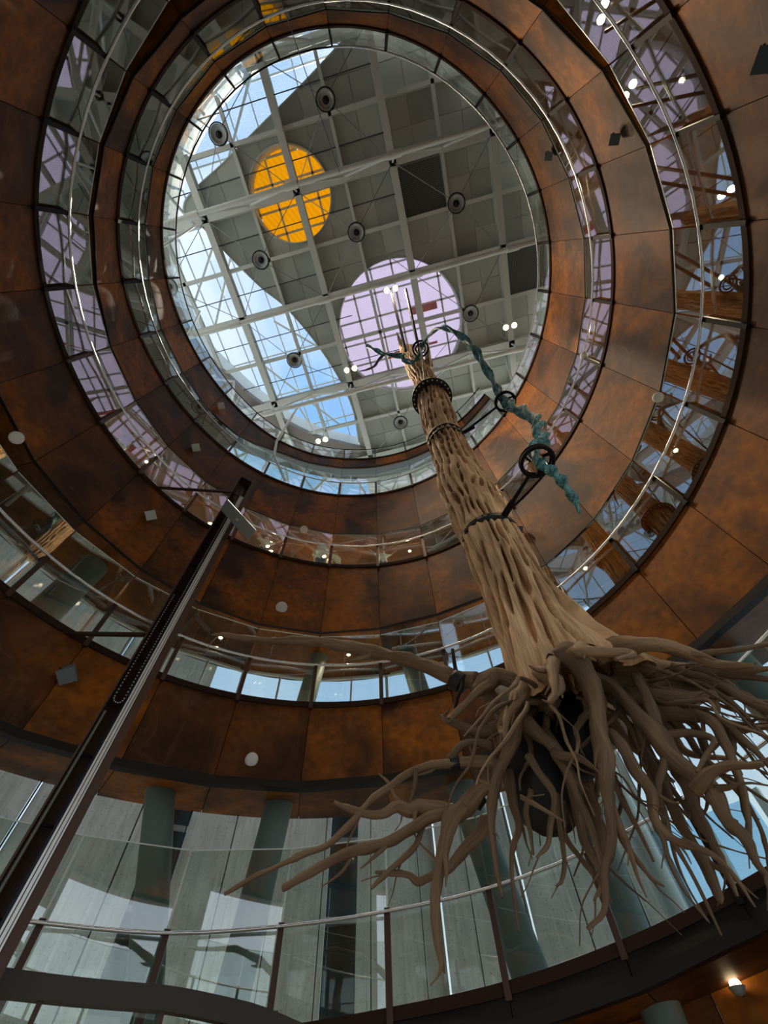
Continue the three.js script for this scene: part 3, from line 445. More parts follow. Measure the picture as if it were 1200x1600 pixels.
{
  const NS = 340, NY = 1150, H0 = 2.4, H1 = 20.2, rows = [], THR = 23.3 * RAD; // THR: the side on which the foot spreads
  for (let i = 0; i <= NY; i++) {
    const t = i / NY, h = lerp(H0, H1, Math.pow(t, 1.25)), row = [], fl = 1 - sstep(2.2, 4.4, h), taper = lerp(0.425, 0.36, sstep(4, 20, h)) * (1 + 0.05 * Math.sin(h * 1.3)) * (1 - 0.35 * sstep(19.2, 20.2, h));
    const sx = 0.05 * Math.sin(h * 0.6), sz = 0.05 * Math.cos(h * 0.47);
    for (let j = 0; j < NS; j++) {
      const a = j / NS * 2 * Math.PI, tw = a + 0.05 * h + 0.10 * Math.sin(h * 0.9 + a);
      const u = ((tw / (2 * Math.PI)) % 1 + 1) % 1, NC = 20, cu = u * NC + 0.9 * (vnoise(u * 9, h * 1.1, 91, 9, 0) - 0.5) + 0.5 * (vnoise(u * 20, h * 2.6, 93, 20, 0) - 0.5);
      let hole = 0, rib = 0;
      { const ci = Math.floor(cu), c0 = ((ci % NC) + NC) % NC, x = cu - ci - 0.5, fr = lerp(1.1, 1.9, sstep(3.5, 10, h)), yy = h * fr + hash2(c0, 3, 7) * 5, ri = Math.floor(yy), fy = yy - ri - 0.5, q = hash2(c0, ri, 11), w = 0.13 + 0.18 * hash2(c0, ri, 13), ly = 0.36 + 0.16 * hash2(c0, ri, 17); rib = 0.5 + 0.5 * Math.cos(2 * Math.PI * x); if (q < 0.72) hole = 1 - sstep(0.84, 1.06, Math.hypot((x - 0.2 * (hash2(c0, ri, 19) - 0.5)) / w, fy / ly)); }
      const fine = vnoise(u * 90, h * 3.2, 71, 90, 0), lump = fbm(u * 7, h * 1.2, 75, 3, 7, 0), flute = fbm(u * 13, h * 0.45, 79, 2, 13, 0);
      const c = Math.max(0, Math.cos(a - THR));
      let r = taper * (1.02 + 0.16 * (lump - 0.5) - 0.07 * rib - 0.05 * (fine - 0.5) - 0.07 * Math.pow(1 - Math.abs(2 * vnoise(u * 44, h * 0.9 + 3, 73, 44, 0) - 1), 2) * (1 - hole) - 0.38 * hole * (1 - 0.5 * fl)) + fl * fl * (0.02 + 0.36 * c * c) + fl * (0.3 + 0.5 * c) * (flute - 0.5) + fl * 0.12 * (vnoise(u * 30, h * 0.8, 87, 30, 0) - 0.5);
      { const nt = 1 - sstep(0.05, 0.085, Math.abs(h - 4.95 - 0.02 * Math.sin(3 * a))); r = lerp(r, 0.34, nt); }
      if (h > 19.4) r *= 1 - 0.9 * sstep(19.4, 20.2, h) * sstep(0.3, 0.7, vnoise(u * 6, 3, 77, 6, 0));
      row.push(V3(sx + r * Math.cos(a), h - 2.3 + fl * fl * fl * 0.6 * (vnoise(u * 22, 1, 83, 22, 0) - 0.35), sz + r * Math.sin(a)));
    }
    rows.push(row);
  }
  const g = gridGeo(rows, true, (i, j, p) => [j / NS * 2.6, p.y]); tint(g, woodTone(501, 1.3));
  mesh('trunk', g, M.wood, tree).userData.label = 'pale tan trunk fluted and pierced by long holes';
}
const rootMat = M.wood, rr = mulberry(77);
function rootPx(list, rho, mat = rootMat, tone = 0.62, name = 'root', twigs = 2) { // list of [x, y, thickness in px], with its distance running from rho[0] to rho[1]
  const pts = [], rad = []; list.forEach(([x, y, w], i) => { const p = atRho(x, y, lerp(rho[0], rho[1], i / (list.length - 1))); rad.push(Math.max(0.004, w * depthOf(p) / FOCAL)); pts.push(p.sub(TREE)); });
  return rootGeo(pts, rad, tone, name, twigs);
}
function rootGeo(pts, rad, tone, name = 'root', twigs = 2) {
  const seed = Math.floor(rr() * 1e4), gs = [tube(pts, rad, 9, 5, 0.55, seed)];
  for (let k = 0; k < twigs; k++) {
    const f = 0.25 + 0.7 * rr(), i = Math.min(pts.length - 2, Math.floor(f * (pts.length - 1))), p = pts[i].clone().lerp(pts[i + 1], rr()), r = rad[i] * (0.35 + 0.3 * rr()), d = pts[i + 1].clone().sub(pts[i]).normalize().add(V3(rr() - 0.5, rr() - 0.7, rr() - 0.5).multiplyScalar(1.8)).normalize(), q = [p], L = 0.08 + 0.22 * rr(), R0 = [r];
    for (let s = 1; s < 4; s++) { d.add(V3(rr() - 0.5, rr() - 0.62, rr() - 0.5).multiplyScalar(0.7)).normalize(); q.push(q[s - 1].clone().addScaledVector(d, L / 3 * (0.8 + 0.5 * rr()))); R0.push(r * (1 - s * 0.27)); }
    gs.push(tube(q, R0.map((x) => Math.max(0.003, x)), 6, 3, 0.4, seed + k));
  }
  const g = merge(gs); tint(g, woodTone(seed, tone)); return mesh(name, g, rootMat, tree);
}
const B0 = 3.55, MID = 3.75, BK = 4.05;
[ // traced main roots
  [[[820, 1075, 13], [817, 1089, 12], [808, 1131, 11], [799, 1168, 10], [780, 1205, 9], [771, 1238, 8], [767, 1280, 7], [771, 1320, 5], [777, 1365, 4], [785, 1402, 2]], [3.5, 3.35]],
  [[[808, 1110, 10], [820, 1126, 11], [843, 1149, 10], [864, 1168, 9], [878, 1194, 8], [894, 1222, 7], [904, 1250, 6], [918, 1280, 6], [935, 1330, 5], [942, 1365, 3]], [3.5, 3.4]],
  [[[872, 1030, 17], [888, 1023, 17], [914, 1052, 16], [928, 1093, 15], [934, 1142, 13], [945, 1181, 12], [948, 1227, 10], [953, 1269, 8], [957, 1312, 7], [945, 1360, 6], [945, 1420, 5], [918, 1452, 3]], [3.3, 3.2]],
  [[[930, 1060, 12], [953, 1071, 11], [987, 1105, 12], [1019, 1142, 15], [1044, 1176, 17], [1075, 1204, 15], [1104, 1229, 13], [1121, 1252, 12], [1132, 1278, 10], [1155, 1300, 9], [1169, 1320, 9], [1180, 1346, 7], [1200, 1371, 5], [1230, 1400, 3]], [3.5, 3.3]],
  [[[960, 1060, 22], [1002, 1079, 20], [1058, 1076, 15], [1105, 1072, 8], [1129, 1067, 1]], [3.8, 3.9]],
  [[[980, 1085, 14], [1030, 1088, 12], [1080, 1090, 10], [1115, 1083, 5], [1122, 1100, 2]], [3.6, 3.7]],
  [[[1000, 1108, 12], [1019, 1113, 10], [1058, 1113, 10], [1095, 1119, 9], [1115, 1133, 8], [1132, 1159, 7], [1146, 1193, 6], [1158, 1227, 6], [1166, 1269, 5], [1172, 1312, 4], [1178, 1350, 2]], [3.7, 3.5]],
  [[[1080, 1112, 9], [1101, 1122, 8], [1132, 1130, 7], [1158, 1153, 6], [1180, 1173, 5], [1205, 1200, 4], [1230, 1225, 3]], [3.8, 3.7]],
  [[[1095, 1080, 9], [1109, 1085, 7], [1118, 1096, 5], [1124, 1113, 2]], [3.7, 3.7]],
  [[[1030, 1145, 8], [1044, 1147, 7], [1081, 1145, 6], [1115, 1156, 5], [1101, 1184, 4], [1090, 1207, 3]], [3.5, 3.3]],
  [[[1085, 1235, 10], [1092, 1227, 9], [1115, 1207, 8], [1143, 1196, 7], [1172, 1196, 6], [1192, 1194, 4]], [3.35, 3.2]],
  [[[1107, 1232, 5], [1138, 1230, 4], [1155, 1224, 2]], [3.4, 3.3]],
  [[[1060, 1205, 11], [1073, 1227, 10], [1084, 1261, 9], [1098, 1289, 9], [1112, 1312, 8], [1124, 1340, 7], [1138, 1368, 5], [1152, 1400, 2]], [3.6, 3.5]],
  [[[955, 1145, 11], [973, 1170, 10], [996, 1210, 10], [1019, 1241, 10], [1021, 1272, 8], [1030, 1295, 7], [1053, 1312, 6], [1087, 1323, 5], [1115, 1337, 4], [1143, 1363, 3], [1180, 1417, 1]], [3.4, 3.2]],
  [[[1005, 1175, 8], [1019, 1198, 8], [1041, 1241, 8], [1058, 1278, 9], [1081, 1317, 9], [1104, 1357, 9], [1122, 1400, 8], [1126, 1410, 3]], [3.7, 3.6]],
  [[[950, 1240, 8], [959, 1272, 7], [973, 1306, 7], [985, 1334, 5], [996, 1368, 3], [1010, 1402, 1]], [3.3, 3.2]],
  [[[948, 1195, 6], [962, 1227, 5], [979, 1263, 4], [1002, 1306, 3], [1021, 1346, 2]], [3.5, 3.4]],
  [[[1025, 1290, 5], [1036, 1309, 4], [1047, 1348, 3], [1067, 1388, 2], [1107, 1440, 1]], [3.3, 3.2]],
  [[[975, 1310, 5], [988, 1334, 4], [1007, 1360, 3], [1019, 1374, 3], [1038, 1385, 1]], [3.3, 3.2]],
  [[[850, 1140, 11], [860, 1159, 10], [877, 1184, 10], [891, 1215, 9], [900, 1246, 9], [905, 1283, 8], [911, 1312, 7], [925, 1340, 6], [942, 1366, 4], [928, 1408, 2]], [3.7, 3.6]],
  [[[865, 1175, 7], [877, 1181, 6], [902, 1184, 5], [936, 1204, 3]], [3.4, 3.3]],
  [[[915, 1225, 11], [925, 1255, 10], [939, 1297, 8], [942, 1340, 5], [935, 1400, 2]], [3.8, 3.75]],
  [[[868, 1240, 5], [871, 1269, 4], [877, 1306, 4], [882, 1346, 3], [877, 1377, 3], [868, 1384, 1]], [3.6, 3.5]],
  [[[825, 1180, 7], [840, 1205, 6], [865, 1240, 6], [860, 1290, 5], [855, 1320, 4], [838, 1340, 2]], [3.45, 3.4]],
  [[[830, 1235, 5], [822, 1265, 4], [828, 1300, 3], [833, 1335, 2]], [3.55, 3.5]],
  [[[795, 1205, 9], [800, 1250, 7], [812, 1290, 6], [800, 1330, 4], [803, 1400, 3], [811, 1455, 2]], [3.65, 3.6]],
  [[[815, 1245, 4], [850, 1265, 3], [880, 1283, 1]], [3.3, 3.2]],
  [[[790, 1130, 8], [755, 1145, 9], [733, 1138, 7], [703, 1126, 5], [692, 1118, 3]], [3.6, 3.4]],
  [[[765, 1068, 7], [752, 1077, 6], [729, 1098, 5], [710, 1117, 5], [698, 1127, 5], [688, 1117, 3]], [3.4, 3.25]],
  [[[740, 1080, 9], [757, 1068, 12], [775, 1056, 13], [799, 1063, 13], [822, 1079, 12], [840, 1092, 11], [864, 1112, 9]], [3.4, 3.6]],
  [[[750, 1066, 9], [757, 1074, 11], [768, 1095, 11], [792, 1114, 10], [815, 1150, 9]], [3.55, 3.75]],
  [[[870, 1105, 14], [845, 1085, 14], [835, 1060, 12], [850, 1040, 10], [862, 1020, 5], [858, 1012, 1]], [3.6, 3.4]],
  [[[905, 1040, 9], [893, 1028, 7], [888, 1015, 5], [895, 1004, 2]], [3.3, 3.3]],
  [[[785, 1200, 11], [760, 1190, 10], [740, 1191, 9], [711, 1192, 7], [650, 1202, 6], [610, 1228, 6], [580, 1250, 5], [544, 1292, 5], [508, 1322, 5], [472, 1335, 5], [424, 1358, 4], [400, 1368, 4], [351, 1397, 3]], [3.5, 3.2]],
  [[[785, 1225, 12], [752, 1235, 12], [735, 1255, 13], [715, 1270, 14], [690, 1265, 12], [655, 1262, 11], [640, 1266, 10], [622, 1260, 8], [595, 1273, 7], [560, 1268, 6], [540, 1262, 5], [522, 1253, 3]], [3.5, 3.3]],
  [[[700, 1270, 9], [667, 1277, 8], [640, 1295, 8], [610, 1313, 8], [575, 1324, 8], [550, 1331, 8], [520, 1343, 8], [484, 1364, 7], [442, 1388, 5]], [3.4, 3.1]],
  [[[670, 1272, 6], [661, 1286, 5], [649, 1322, 5], [625, 1346, 4], [600, 1368, 4], [580, 1388, 2]], [3.45, 3.4]],
  [[[725, 1262, 14], [710, 1275, 13], [698, 1300, 12], [690, 1340, 9], [683, 1380, 9], [681, 1415, 9], [682, 1450, 8], [687, 1490, 7], [695, 1520, 2]], [3.35, 3.25]],
  [[[760, 1280, 9], [750, 1302, 9], [715, 1340, 8], [700, 1358, 7], [670, 1370, 6], [652, 1376, 6], [640, 1367, 5], [610, 1364, 4], [586, 1363, 2]], [3.6, 3.4]],
  [[[650, 1200, 3], [649, 1215, 3], [646, 1235, 3], [637, 1262, 2]], [3.35, 3.4]],
  [[[700, 1190, 6], [720, 1165, 6], [745, 1160, 7], [770, 1165, 8]], [3.5, 3.6]],
  [[[745, 1065, 12], [720, 1060, 11], [700, 1056, 11], [650, 1036, 11], [600, 1022, 10], [550, 1012, 9], [500, 1003, 8], [460, 1001, 7], [420, 1001, 5], [380, 997, 5], [350, 992, 4], [330, 992, 1]], [3.5, 3.9]],
].forEach(([l, rho], i) => rootPx(l, rho, rootMat, 0.29 + 0.13 * rr(), l.length > 10 && l[0][0] === 745 ? 'long_branch' : 'root', l.length > 6 ? 2 : 1));
// further roots between them, grown outwards from the foot of the trunk
for (let n = 0; n < 52; n++) {
  const right = n % 3 !== 0, c = right ? polar(0.45 + 0.35 * rr(), 23, 0) : V3(0, 0, 0), a = rr() * 2 * Math.PI, r0 = 0.12 + 0.3 * rr(), p = c.clone().add(V3(Math.cos(a) * r0, 0.05 + 0.2 * rr() - (right ? 0.25 : 0.1), Math.sin(a) * r0)), q = [p], w = 0.016 + 0.045 * rr() * rr(), rad = [w], L = 0.7 + 0.9 * rr(), N = 7;
  const d = V3(Math.cos(a) * 0.6 + (right ? 0.35 : 0), -0.9 * rr() - 0.15, Math.sin(a) * 0.6 + (right ? 0.12 : 0)).normalize();
  for (let s = 1; s <= N; s++) { d.add(V3(rr() - 0.5, (rr() - 0.72) * 0.8, rr() - 0.5).multiplyScalar(1.0)).normalize(); q.push(q[s - 1].clone().addScaledVector(d, L / N)); rad.push(Math.max(0.004, w * (1 - 0.85 * s / N))); }
  rootGeo(q, rad, 0.26 + 0.14 * rr(), 'root', 2);
}
for (let n = 0; n < 16; n++) { // thick crossing roots at the foot
  const a = n / 16 * 2 * Math.PI + 0.3 * rr(), c = Math.max(0, Math.cos(a - 23 * RAD)), r0 = 0.3 + 0.38 * c, q = [], rad = [];
  for (let s = 0; s < 6; s++) { const t = s / 5, r = r0 * 0.75 + t * (0.5 + 0.4 * c), b = a + (rr() - 0.5) * 0.5 * t; q.push(V3(r * Math.cos(b), 0.25 - 0.28 * t - 0.35 * t * t + 0.05 * (rr() - 0.5), r * Math.sin(b))); rad.push(lerp(0.1, 0.014, t) * (0.8 + 0.4 * rr())); }
  rootGeo(q, rad, 0.4 + 0.15 * rr(), 'root', 3);
}
{ // black steel inside the root ball and the straps that hold the loose roots
  const p = atRho(838, 1200, 3.95).sub(TREE);
  mesh('steel_core', [lathe([[0.001, -0.52], [0.14, -0.5], [0.25, -0.4], [0.3, -0.2], [0.28, 0.1], [0.22, 0.45], [0.2, 0.75], [0.001, 0.8]], 32).translate(p.x, p.y + 0.05, p.z), lathe([[0.001, -0.3], [0.16, -0.26], [0.22, -0.05], [0.17, 0.35], [0.001, 0.42]], 24).translate(p.x + 0.42, p.y + 0.2, p.z + 0.05)], M.black, tree).userData.label = 'black steel core inside the roots';
  for (const [x, y, x2, y2, w, rho] of [[708, 1061, 724, 1070, 15, 3.52], [704, 1193, 718, 1192, 10, 3.44], [738, 1252, 748, 1240, 16, 3.5]]) { const a = atRho(x, y, rho).sub(TREE), b = atRho(x2, y2, rho).sub(TREE); mesh('strap', [tube([a, b], [w * depthOf(a.clone().add(TREE)) / FOCAL, w * depthOf(a.clone().add(TREE)) / FOCAL], 14, 4, 0.2, 3)], M.black, tree).userData.label = 'black strap round a root'; }
  const hk = [[707, 1015, 3.5], [713, 1050, 3.48], [722, 1068, 3.45], [715, 1090, 3.42], [711, 1108, 3.45]].map(([x, y, r]) => atRho(x, y, r).sub(TREE)); mesh('hook', [tube(hk, [0.018, 0.02, 0.022, 0.016, 0.012], 8, 4)], M.darkSteel, tree);
  const ringAt = (h, r0, r1, t, name, m, label) => { const o = mesh(name, [lathe([[r0, -t], [r1, -t], [r1, t], [r0, t], [r0, -t]], 56).translate(0.05 * Math.sin(h * 0.6), h - 2.3, 0.05 * Math.cos(h * 0.47))], m, tree); if (label) o.userData.label = label; return o; };
  ringAt(4.95, 0.30, 0.405, 0.055, 'band', M.black, 'black band clamped round the trunk'); ringAt(8.75, 0.30, 0.405, 0.025, 'band', M.black); ringAt(8.55, 0.30, 0.402, 0.018, 'band', M.black);
  const col = ringAt(11.85, 0.33, 0.56, 0.025, 'collar', M.black, 'flat black ring collar with pale bolts'), pts = [];
  const cx = 0.05 * Math.sin(11.85 * 0.6), cz = 0.05 * Math.cos(11.85 * 0.47);
  for (let i = 0; i < 24; i++) { const a = i * 15 * RAD; mesh('bolt', [new THREE.CylinderGeometry(0.02, 0.02, 0.03, 8).translate(cx + 0.5 * Math.cos(a), 11.85 - 2.3 - 0.035, cz + 0.5 * Math.sin(a))], M.discWhite, col); }
  // broken branch stubs at the top
  for (const [a, b, c] of [[[620, 520, 1], [630, 545, 5], [640, 565, 8]], [[606, 560, 1], [622, 556, 3], [640, 570, 6]], [[645, 540, 3], [648, 560, 6], [650, 590, 8]], [[668, 545, 3], [668, 575, 5], [665, 600, 7]]]) rootPx([a, b, c], [3.55, 3.7], rootMat, 0.7, 'branch_stub', 1);
}

// ---------------------------------------------------------------- the blue-green twisted vine and its hoop brackets on the trunk
function hoop(px, py, h, trunkH, rpx, label, spokes = 3) {
  const c = atH(px, py, h), t = V3(TX, EYE + trunkH, TZ), dir = c.clone().sub(t).setY(0).normalize(), a = t.clone().addScaledVector(dir, 0.36), o = thing('vine_bracket', label, 'bracket', c.clone()), r = rpx * depthOf(c) / FOCAL;
  const edge = c.clone().addScaledVector(dir, -r), th = r * 0.13;
  mesh('arm', [rod(a.sub(c), edge.sub(c), 0.03, 10, 0.024), rod(a.clone(), a.clone().addScaledVector(dir, 0.25), 0.045, 10)], M.darkSteel, o);
  const ring = mesh('hoop', [new THREE.TorusGeometry(r, th, 10, 40).rotateX(Math.PI / 2), new THREE.TorusGeometry(r * 0.98, th, 10, 40).rotateX(Math.PI / 2).translate(0, th * 2.4, 0)], M.darkSteel, o);
  for (let i = 0; i < spokes; i++) { const b = i / spokes * 2 * Math.PI + 0.6; mesh('spoke', [bar(V3(r * Math.cos(b), 0, r * Math.sin(b)), V3(r * 0.45 * Math.cos(b + 0.3), 0.02, r * 0.45 * Math.sin(b + 0.3)), th * 1.6, th)], M.darkSteel, ring); }
  return c;
}
hoop(840, 722, 5.0, 4.98, 25, 'lowest black hoop bracket, wide ring round the vine above the black band');
hoop(790, 628, 9.0, 8.68, 15, 'black hoop bracket with thin arm holding the vine midway up the trunk');
{ const c = atH(657, 545, 15.6), o = thing('vine_bracket', 'small black hoop on an upright rod above the collar', 'bracket', c), b = atRho(667, 618, RHO - 0.35); mesh('arm', [rod(b.clone().sub(c), V3(0, -0.02, 0.2), 0.028, 8)], M.darkSteel, o); mesh('hoop', [new THREE.TorusGeometry(0.26, 0.035, 8, 32).rotateX(Math.PI / 2), new THREE.TorusGeometry(0.16, 0.025, 8, 24).rotateX(Math.PI / 2)], M.darkSteel, o); }
{
  const path = [[906, 803, 4.25, 3], [897, 780, 4.4, 7], [884, 760, 4.5, 8], [872, 745, 4.65, 9], [860, 733, 4.8, 9], [848, 727, 4.95, 9], [838, 716, 5.05, 9], [833, 702, 5.3, 9], [843, 693, 5.5, 10], [852, 686, 5.8, 10], [842, 676, 6.2, 10], [842, 664, 6.6, 10], [838, 655, 7.0, 9], [824, 647, 7.6, 10], [806, 638, 8.3, 10], [794, 630, 8.9, 9], [782, 616, 9.4, 7], [772, 598, 10.0, 6], [760, 575, 10.8, 6.5], [748, 555, 11.6, 6.5], [733, 536, 12.4, 5.5], [712, 519, 13.2, 5], [690, 512, 14.0, 4], [673, 521, 14.8, 3], [660, 540, 15.5, 3], [655, 556, 15.2, 3.5], [645, 565, 15.0, 4], [633, 563, 15.4, 5], [628, 556, 15.9, 5], [600, 553, 16.3, 4], [585, 546, 16.8, 3.5], [572, 539, 17.2, 2.5]];
  const pts = path.map(([x, y, h]) => atH(x, y, h)), rad = path.map(([, , , w], i) => w * depthOf(pts[i]) / FOCAL), o = thing('vine', 'twisted blue-green vine threaded through the hoop brackets', 'vine', pts[0].clone());
  const rel = pts.map((p) => p.clone().sub(pts[0])), curve = new THREE.CatmullRomCurve3(rel, false, 'centripetal'), n = 620, rows = [], seg = 18; let nr = V3(1, 0, 0);
  for (let i = 0; i <= n; i++) {
    const u = i / n, p = curve.getPoint(u), t = curve.getTangent(u), f = u * (rel.length - 1), k = Math.min(rel.length - 2, Math.floor(f)), r = lerp(rad[k], rad[k + 1], f - k) * (i === 0 || i === n ? 0.05 : 1); nr = nr.clone().addScaledVector(t, -nr.dot(t)).normalize(); const bn = t.clone().cross(nr), row = [];
    for (let j = 0; j < seg; j++) { const a = j / seg * 2 * Math.PI, tw = a - u * 70, w = 0.72 + 0.34 * Math.cos(2 * tw) + 0.16 * Math.cos(3 * tw + 1) + 0.25 * (fbm(j * 0.6, u * 120, 55, 2) - 0.5); row.push(p.clone().addScaledVector(nr, Math.cos(a) * r * w).addScaledVector(bn, Math.sin(a) * r * w)); }
    rows.push(row);
  }
  mesh('stem', gridGeo(rows, true, (i, j) => [j / seg * 0.5, i / n * 14]), M.vine, o);
  const tw = [[600, 553, 16.3], [592, 562, 16.2], [585, 572, 16.0], [572, 578, 15.8], [562, 580, 15.7]].map(([x, y, h]) => atH(x, y, h).sub(pts[0])); mesh('side_shoot', tube(tw, [0.06, 0.05, 0.045, 0.03, 0.015], 8, 4, 0.3, 9), std({ color: 0x55605c, roughness: 0.8 }), o);
}
{ const a = atRho(1124, 1066, 3.88), b = atRho(1225, 960, 6.4); const c = mesh('rope', [rod(a, b, 0.009, 6)], std({ color: 0xe8e6df, roughness: 0.7 })); c.userData = { label: 'thin white rope stretched from a root tip up past the pillar', category: 'rope' }; }
// ---------------------------------------------------------------- lift mast: rusty channel with black inside, chrome guide rails and cable chain
{
  const az = -126.2 * RAD, rho = 7.0, b = V3(CX + rho * Math.cos(az), 0, CZ + rho * Math.sin(az)), topH = atRho(385, 748, rho).y;
  const m = thing('lift_mast', 'tall rusty steel channel mast with black inside and chrome guide rails', 'mast', b, null, 0);
  m.quaternion.setFromRotationMatrix(new THREE.Matrix4().makeBasis(V3(-Math.sin(az), 0, Math.cos(az)), V3(0, 1, 0), V3(-Math.cos(az), 0, -Math.sin(az))));
  const u = (r, z, w) => { const p = []; for (let i = 0; i <= 16; i++) { const a = Math.PI + i / 16 * Math.PI; p.push([r * Math.cos(a), -0.02 + 0.9 * r * Math.sin(a)]); } return p; };
  const outer = [[-0.24, 0.12], ...u(0.24), [0.24, 0.12]], inner = [[0.13, 0.12], [0.13, 0.1], [0.215, 0.1], ...u(0.215).reverse(), [-0.215, 0.12]];
  const sh = new THREE.Shape([...outer, ...inner].map(([x, z]) => new THREE.Vector2(x, -z)));
  mesh('channel', new THREE.ExtrudeGeometry(sh, { depth: topH, bevelEnabled: false }).rotateX(-Math.PI / 2), M.brownSteel, m);
  mesh('end_cap', [new THREE.CylinderGeometry(0.24, 0.24, 0.03, 28, 1, false, Math.PI / 2, Math.PI).scale(1, 1, 0.95).translate(0, topH - 0.02, -0.01)], M.brownSteel, m);
  for (const [x, w] of [[0.035, 0.024], [0.075, 0.034], [0.112, 0.02]]) mesh('guide_rail', [box(w, topH - 1.2, 0.03, x, (topH - 1.2) / 2, 0.09)], M.railMetal, m);
  mesh('rack', [box(0.035, topH - 0.7, 0.03, 0.008, (topH - 0.7) / 2, 0.04)], std({ color: 0x1c2430, roughness: 0.4, metalness: 0.5 }), m);
  for (let y = 0.9; y < topH - 0.3; y += 0.85) mesh('rung', [box(0.26, 0.03, 0.02, -0.06, y, -0.1)], M.darkSteel, m);
  const loopY = atRho(180, 1103, rho).y, chain = [], dots = []; const link = (x, y, z, r) => { chain.push(box(0.032, 0.05, 0.04).rotateZ(r).translate(x, y, z)); dots.push(box(0.012, 0.012, 0.004).translate(x, y, z + 0.022)); };
  for (let y = loopY + 0.1; y < loopY + 2.4; y += 0.06) link(-0.165, y, 0.05, 0); for (let y = loopY + 0.1; y < topH - 1.5; y += 0.06) link(-0.025, y, 0.06, 0); for (let i = 1; i < 7; i++) { const a = Math.PI + i / 7 * Math.PI; link(-0.095 + 0.07 * Math.cos(a), loopY + 0.1 + 0.09 * Math.sin(a), 0.055, a - Math.PI / 2 + Math.PI / 2); }
  const ch = mesh('cable_chain', chain, M.black, m); mesh('chain_pins', dots, M.discWhite, ch);
  mesh('side_tube', [rod(V3(-0.175, 0, 0.06), V3(-0.175, loopY - 0.15, 0.06), 0.022, 8)], std({ color: 0x6b716f, roughness: 0.5, metalness: 0.4 }), m);
  m.updateMatrixWorld(true); const inv = m.matrixWorld.clone().invert();
  for (const [x0, y0, x1, y1] of [[247, 762, 365, 769], [107, 990, 226, 992]]) { const p = atR(x0, y0, R - 0.04), q = atRho(x1, y1, rho - 0.02); mesh('wall_strut', [bar(p.applyMatrix4(inv), q.applyMatrix4(inv), 0.06, 0.06)], M.brownSteel, m); }
  // grey plate clamped to the mast
  const pc = atRho(372, 812, rho - 0.3), a = atRho(350, 788, rho - 0.3).sub(pc), c = atRho(394, 836, rho - 0.3).sub(pc), pl = thing('mounting_plate', 'flat grey mounting plate clamped to the lift mast', 'plate', pc);
  mesh('sheet', [bar(a, c, 0.34, 0.02, V3(0.5, 0.2, 0.6))], M.lampGrey, pl); mesh('clamp', [rod(V3(0, 0, 0), atRho(362, 822, rho).sub(pc), 0.03, 8), box(0.08, 0.06, 0.08)], M.discWhite, pl);
}

// ---------------------------------------------------------------- small fittings on the ramp's face
const face = (px, py, r = R) => { const p = atR(px, py, r), a = Math.atan2(p.z, p.x); return { p, a, deg: a / RAD, inward: V3(-Math.cos(a), 0, -Math.sin(a)) }; };
[[393, 1187, 10, 'round white disc on the second ramp turn below the long branch'], [440, 949, 9, 'round white disc on the third ramp turn above the long branch'], [475, 827, 6, 'small round white disc at a pane edge above the people'], [26, 684, 10, 'round white disc at the glass edge behind the lift mast side'], [1028, 621, 8, 'round white disc at the tall pane beside the vine'], [912, 556, 6, 'small round white disc on the fourth turn beside the skylight beams']].forEach(([x, y, w, label]) => {
  const f = face(x, y, R - 0.1), r = w * depthOf(f.p) / FOCAL, o = thing('wall_disc', label, 'disc', f.p, 'round white discs on the ramp face'), q = new THREE.Quaternion().setFromUnitVectors(V3(0, 1, 0), f.inward.clone().add(V3(0, -0.9, 0)).normalize());
  mesh('cover', [lathe([[0.001, 0.03], [r * 0.7, 0.026], [r, 0.0], [r, -0.02], [0.001, -0.02]], 28).applyQuaternion(q)], M.discWhite, o); mesh('stem', [rod(V3(0, 0, 0), f.inward.clone().multiplyScalar(-0.12), 0.025, 8)], M.lampGrey, o);
});
[[107, 1051, 15, 'grey floodlight on the second ramp turn beside the lift mast', 0x7d8a92], [236, 804, 9, 'pale floodlight on the third ramp turn near the mast head', 0xcdd6da], [306, 699, 7, 'small pale floodlight on the fourth ramp turn', 0xc4ced4], [345, 634, 6, 'small pale floodlight on the dark topmost turn', 0xc4ced4], [858, 243, 7, 'small dark floodlight on the fourth turn near the grilles', 0x556066], [961, 217, 9, 'dark floodlight with bright front on the third ramp turn', 0x49525a], [1197, 92, 20, 'large dark blue floodlight on the second ramp turn, high up', 0x2c3d46], [812, 826, 6, 'small blue-grey floodlight beside the black trunk band', 0x5a7080]].forEach(([x, y, w, label, col]) => {
  const f = face(x, y, R - 0.16), s = w * depthOf(f.p) / FOCAL, o = thing('wall_floodlight', label, 'light', f.p, 'floodlights on the ramp face'), tn = V3(0, 1, 0).cross(f.inward).normalize();
  const g = new THREE.CylinderGeometry(s * 0.75, s * 1.15, s * 1.5, 4, 1).rotateY(Math.PI / 4).applyQuaternion(new THREE.Quaternion().setFromUnitVectors(V3(0, -1, 0), f.inward.clone().multiplyScalar(0.5).add(V3(0, -0.85, 0)).normalize()));
  mesh('housing', [g.toNonIndexed()], std({ color: col, roughness: 0.4, metalness: 0.2 }), o); mesh('bracket', [bar(V3(0, s * 0.4, 0), f.inward.clone().multiplyScalar(-0.16).add(V3(0, s * 0.6, 0)), s * 0.4, 0.02), bar(tn.clone().multiplyScalar(-s), tn.clone().multiplyScalar(s), 0.02, 0.03)], M.darkSteel, o);
});

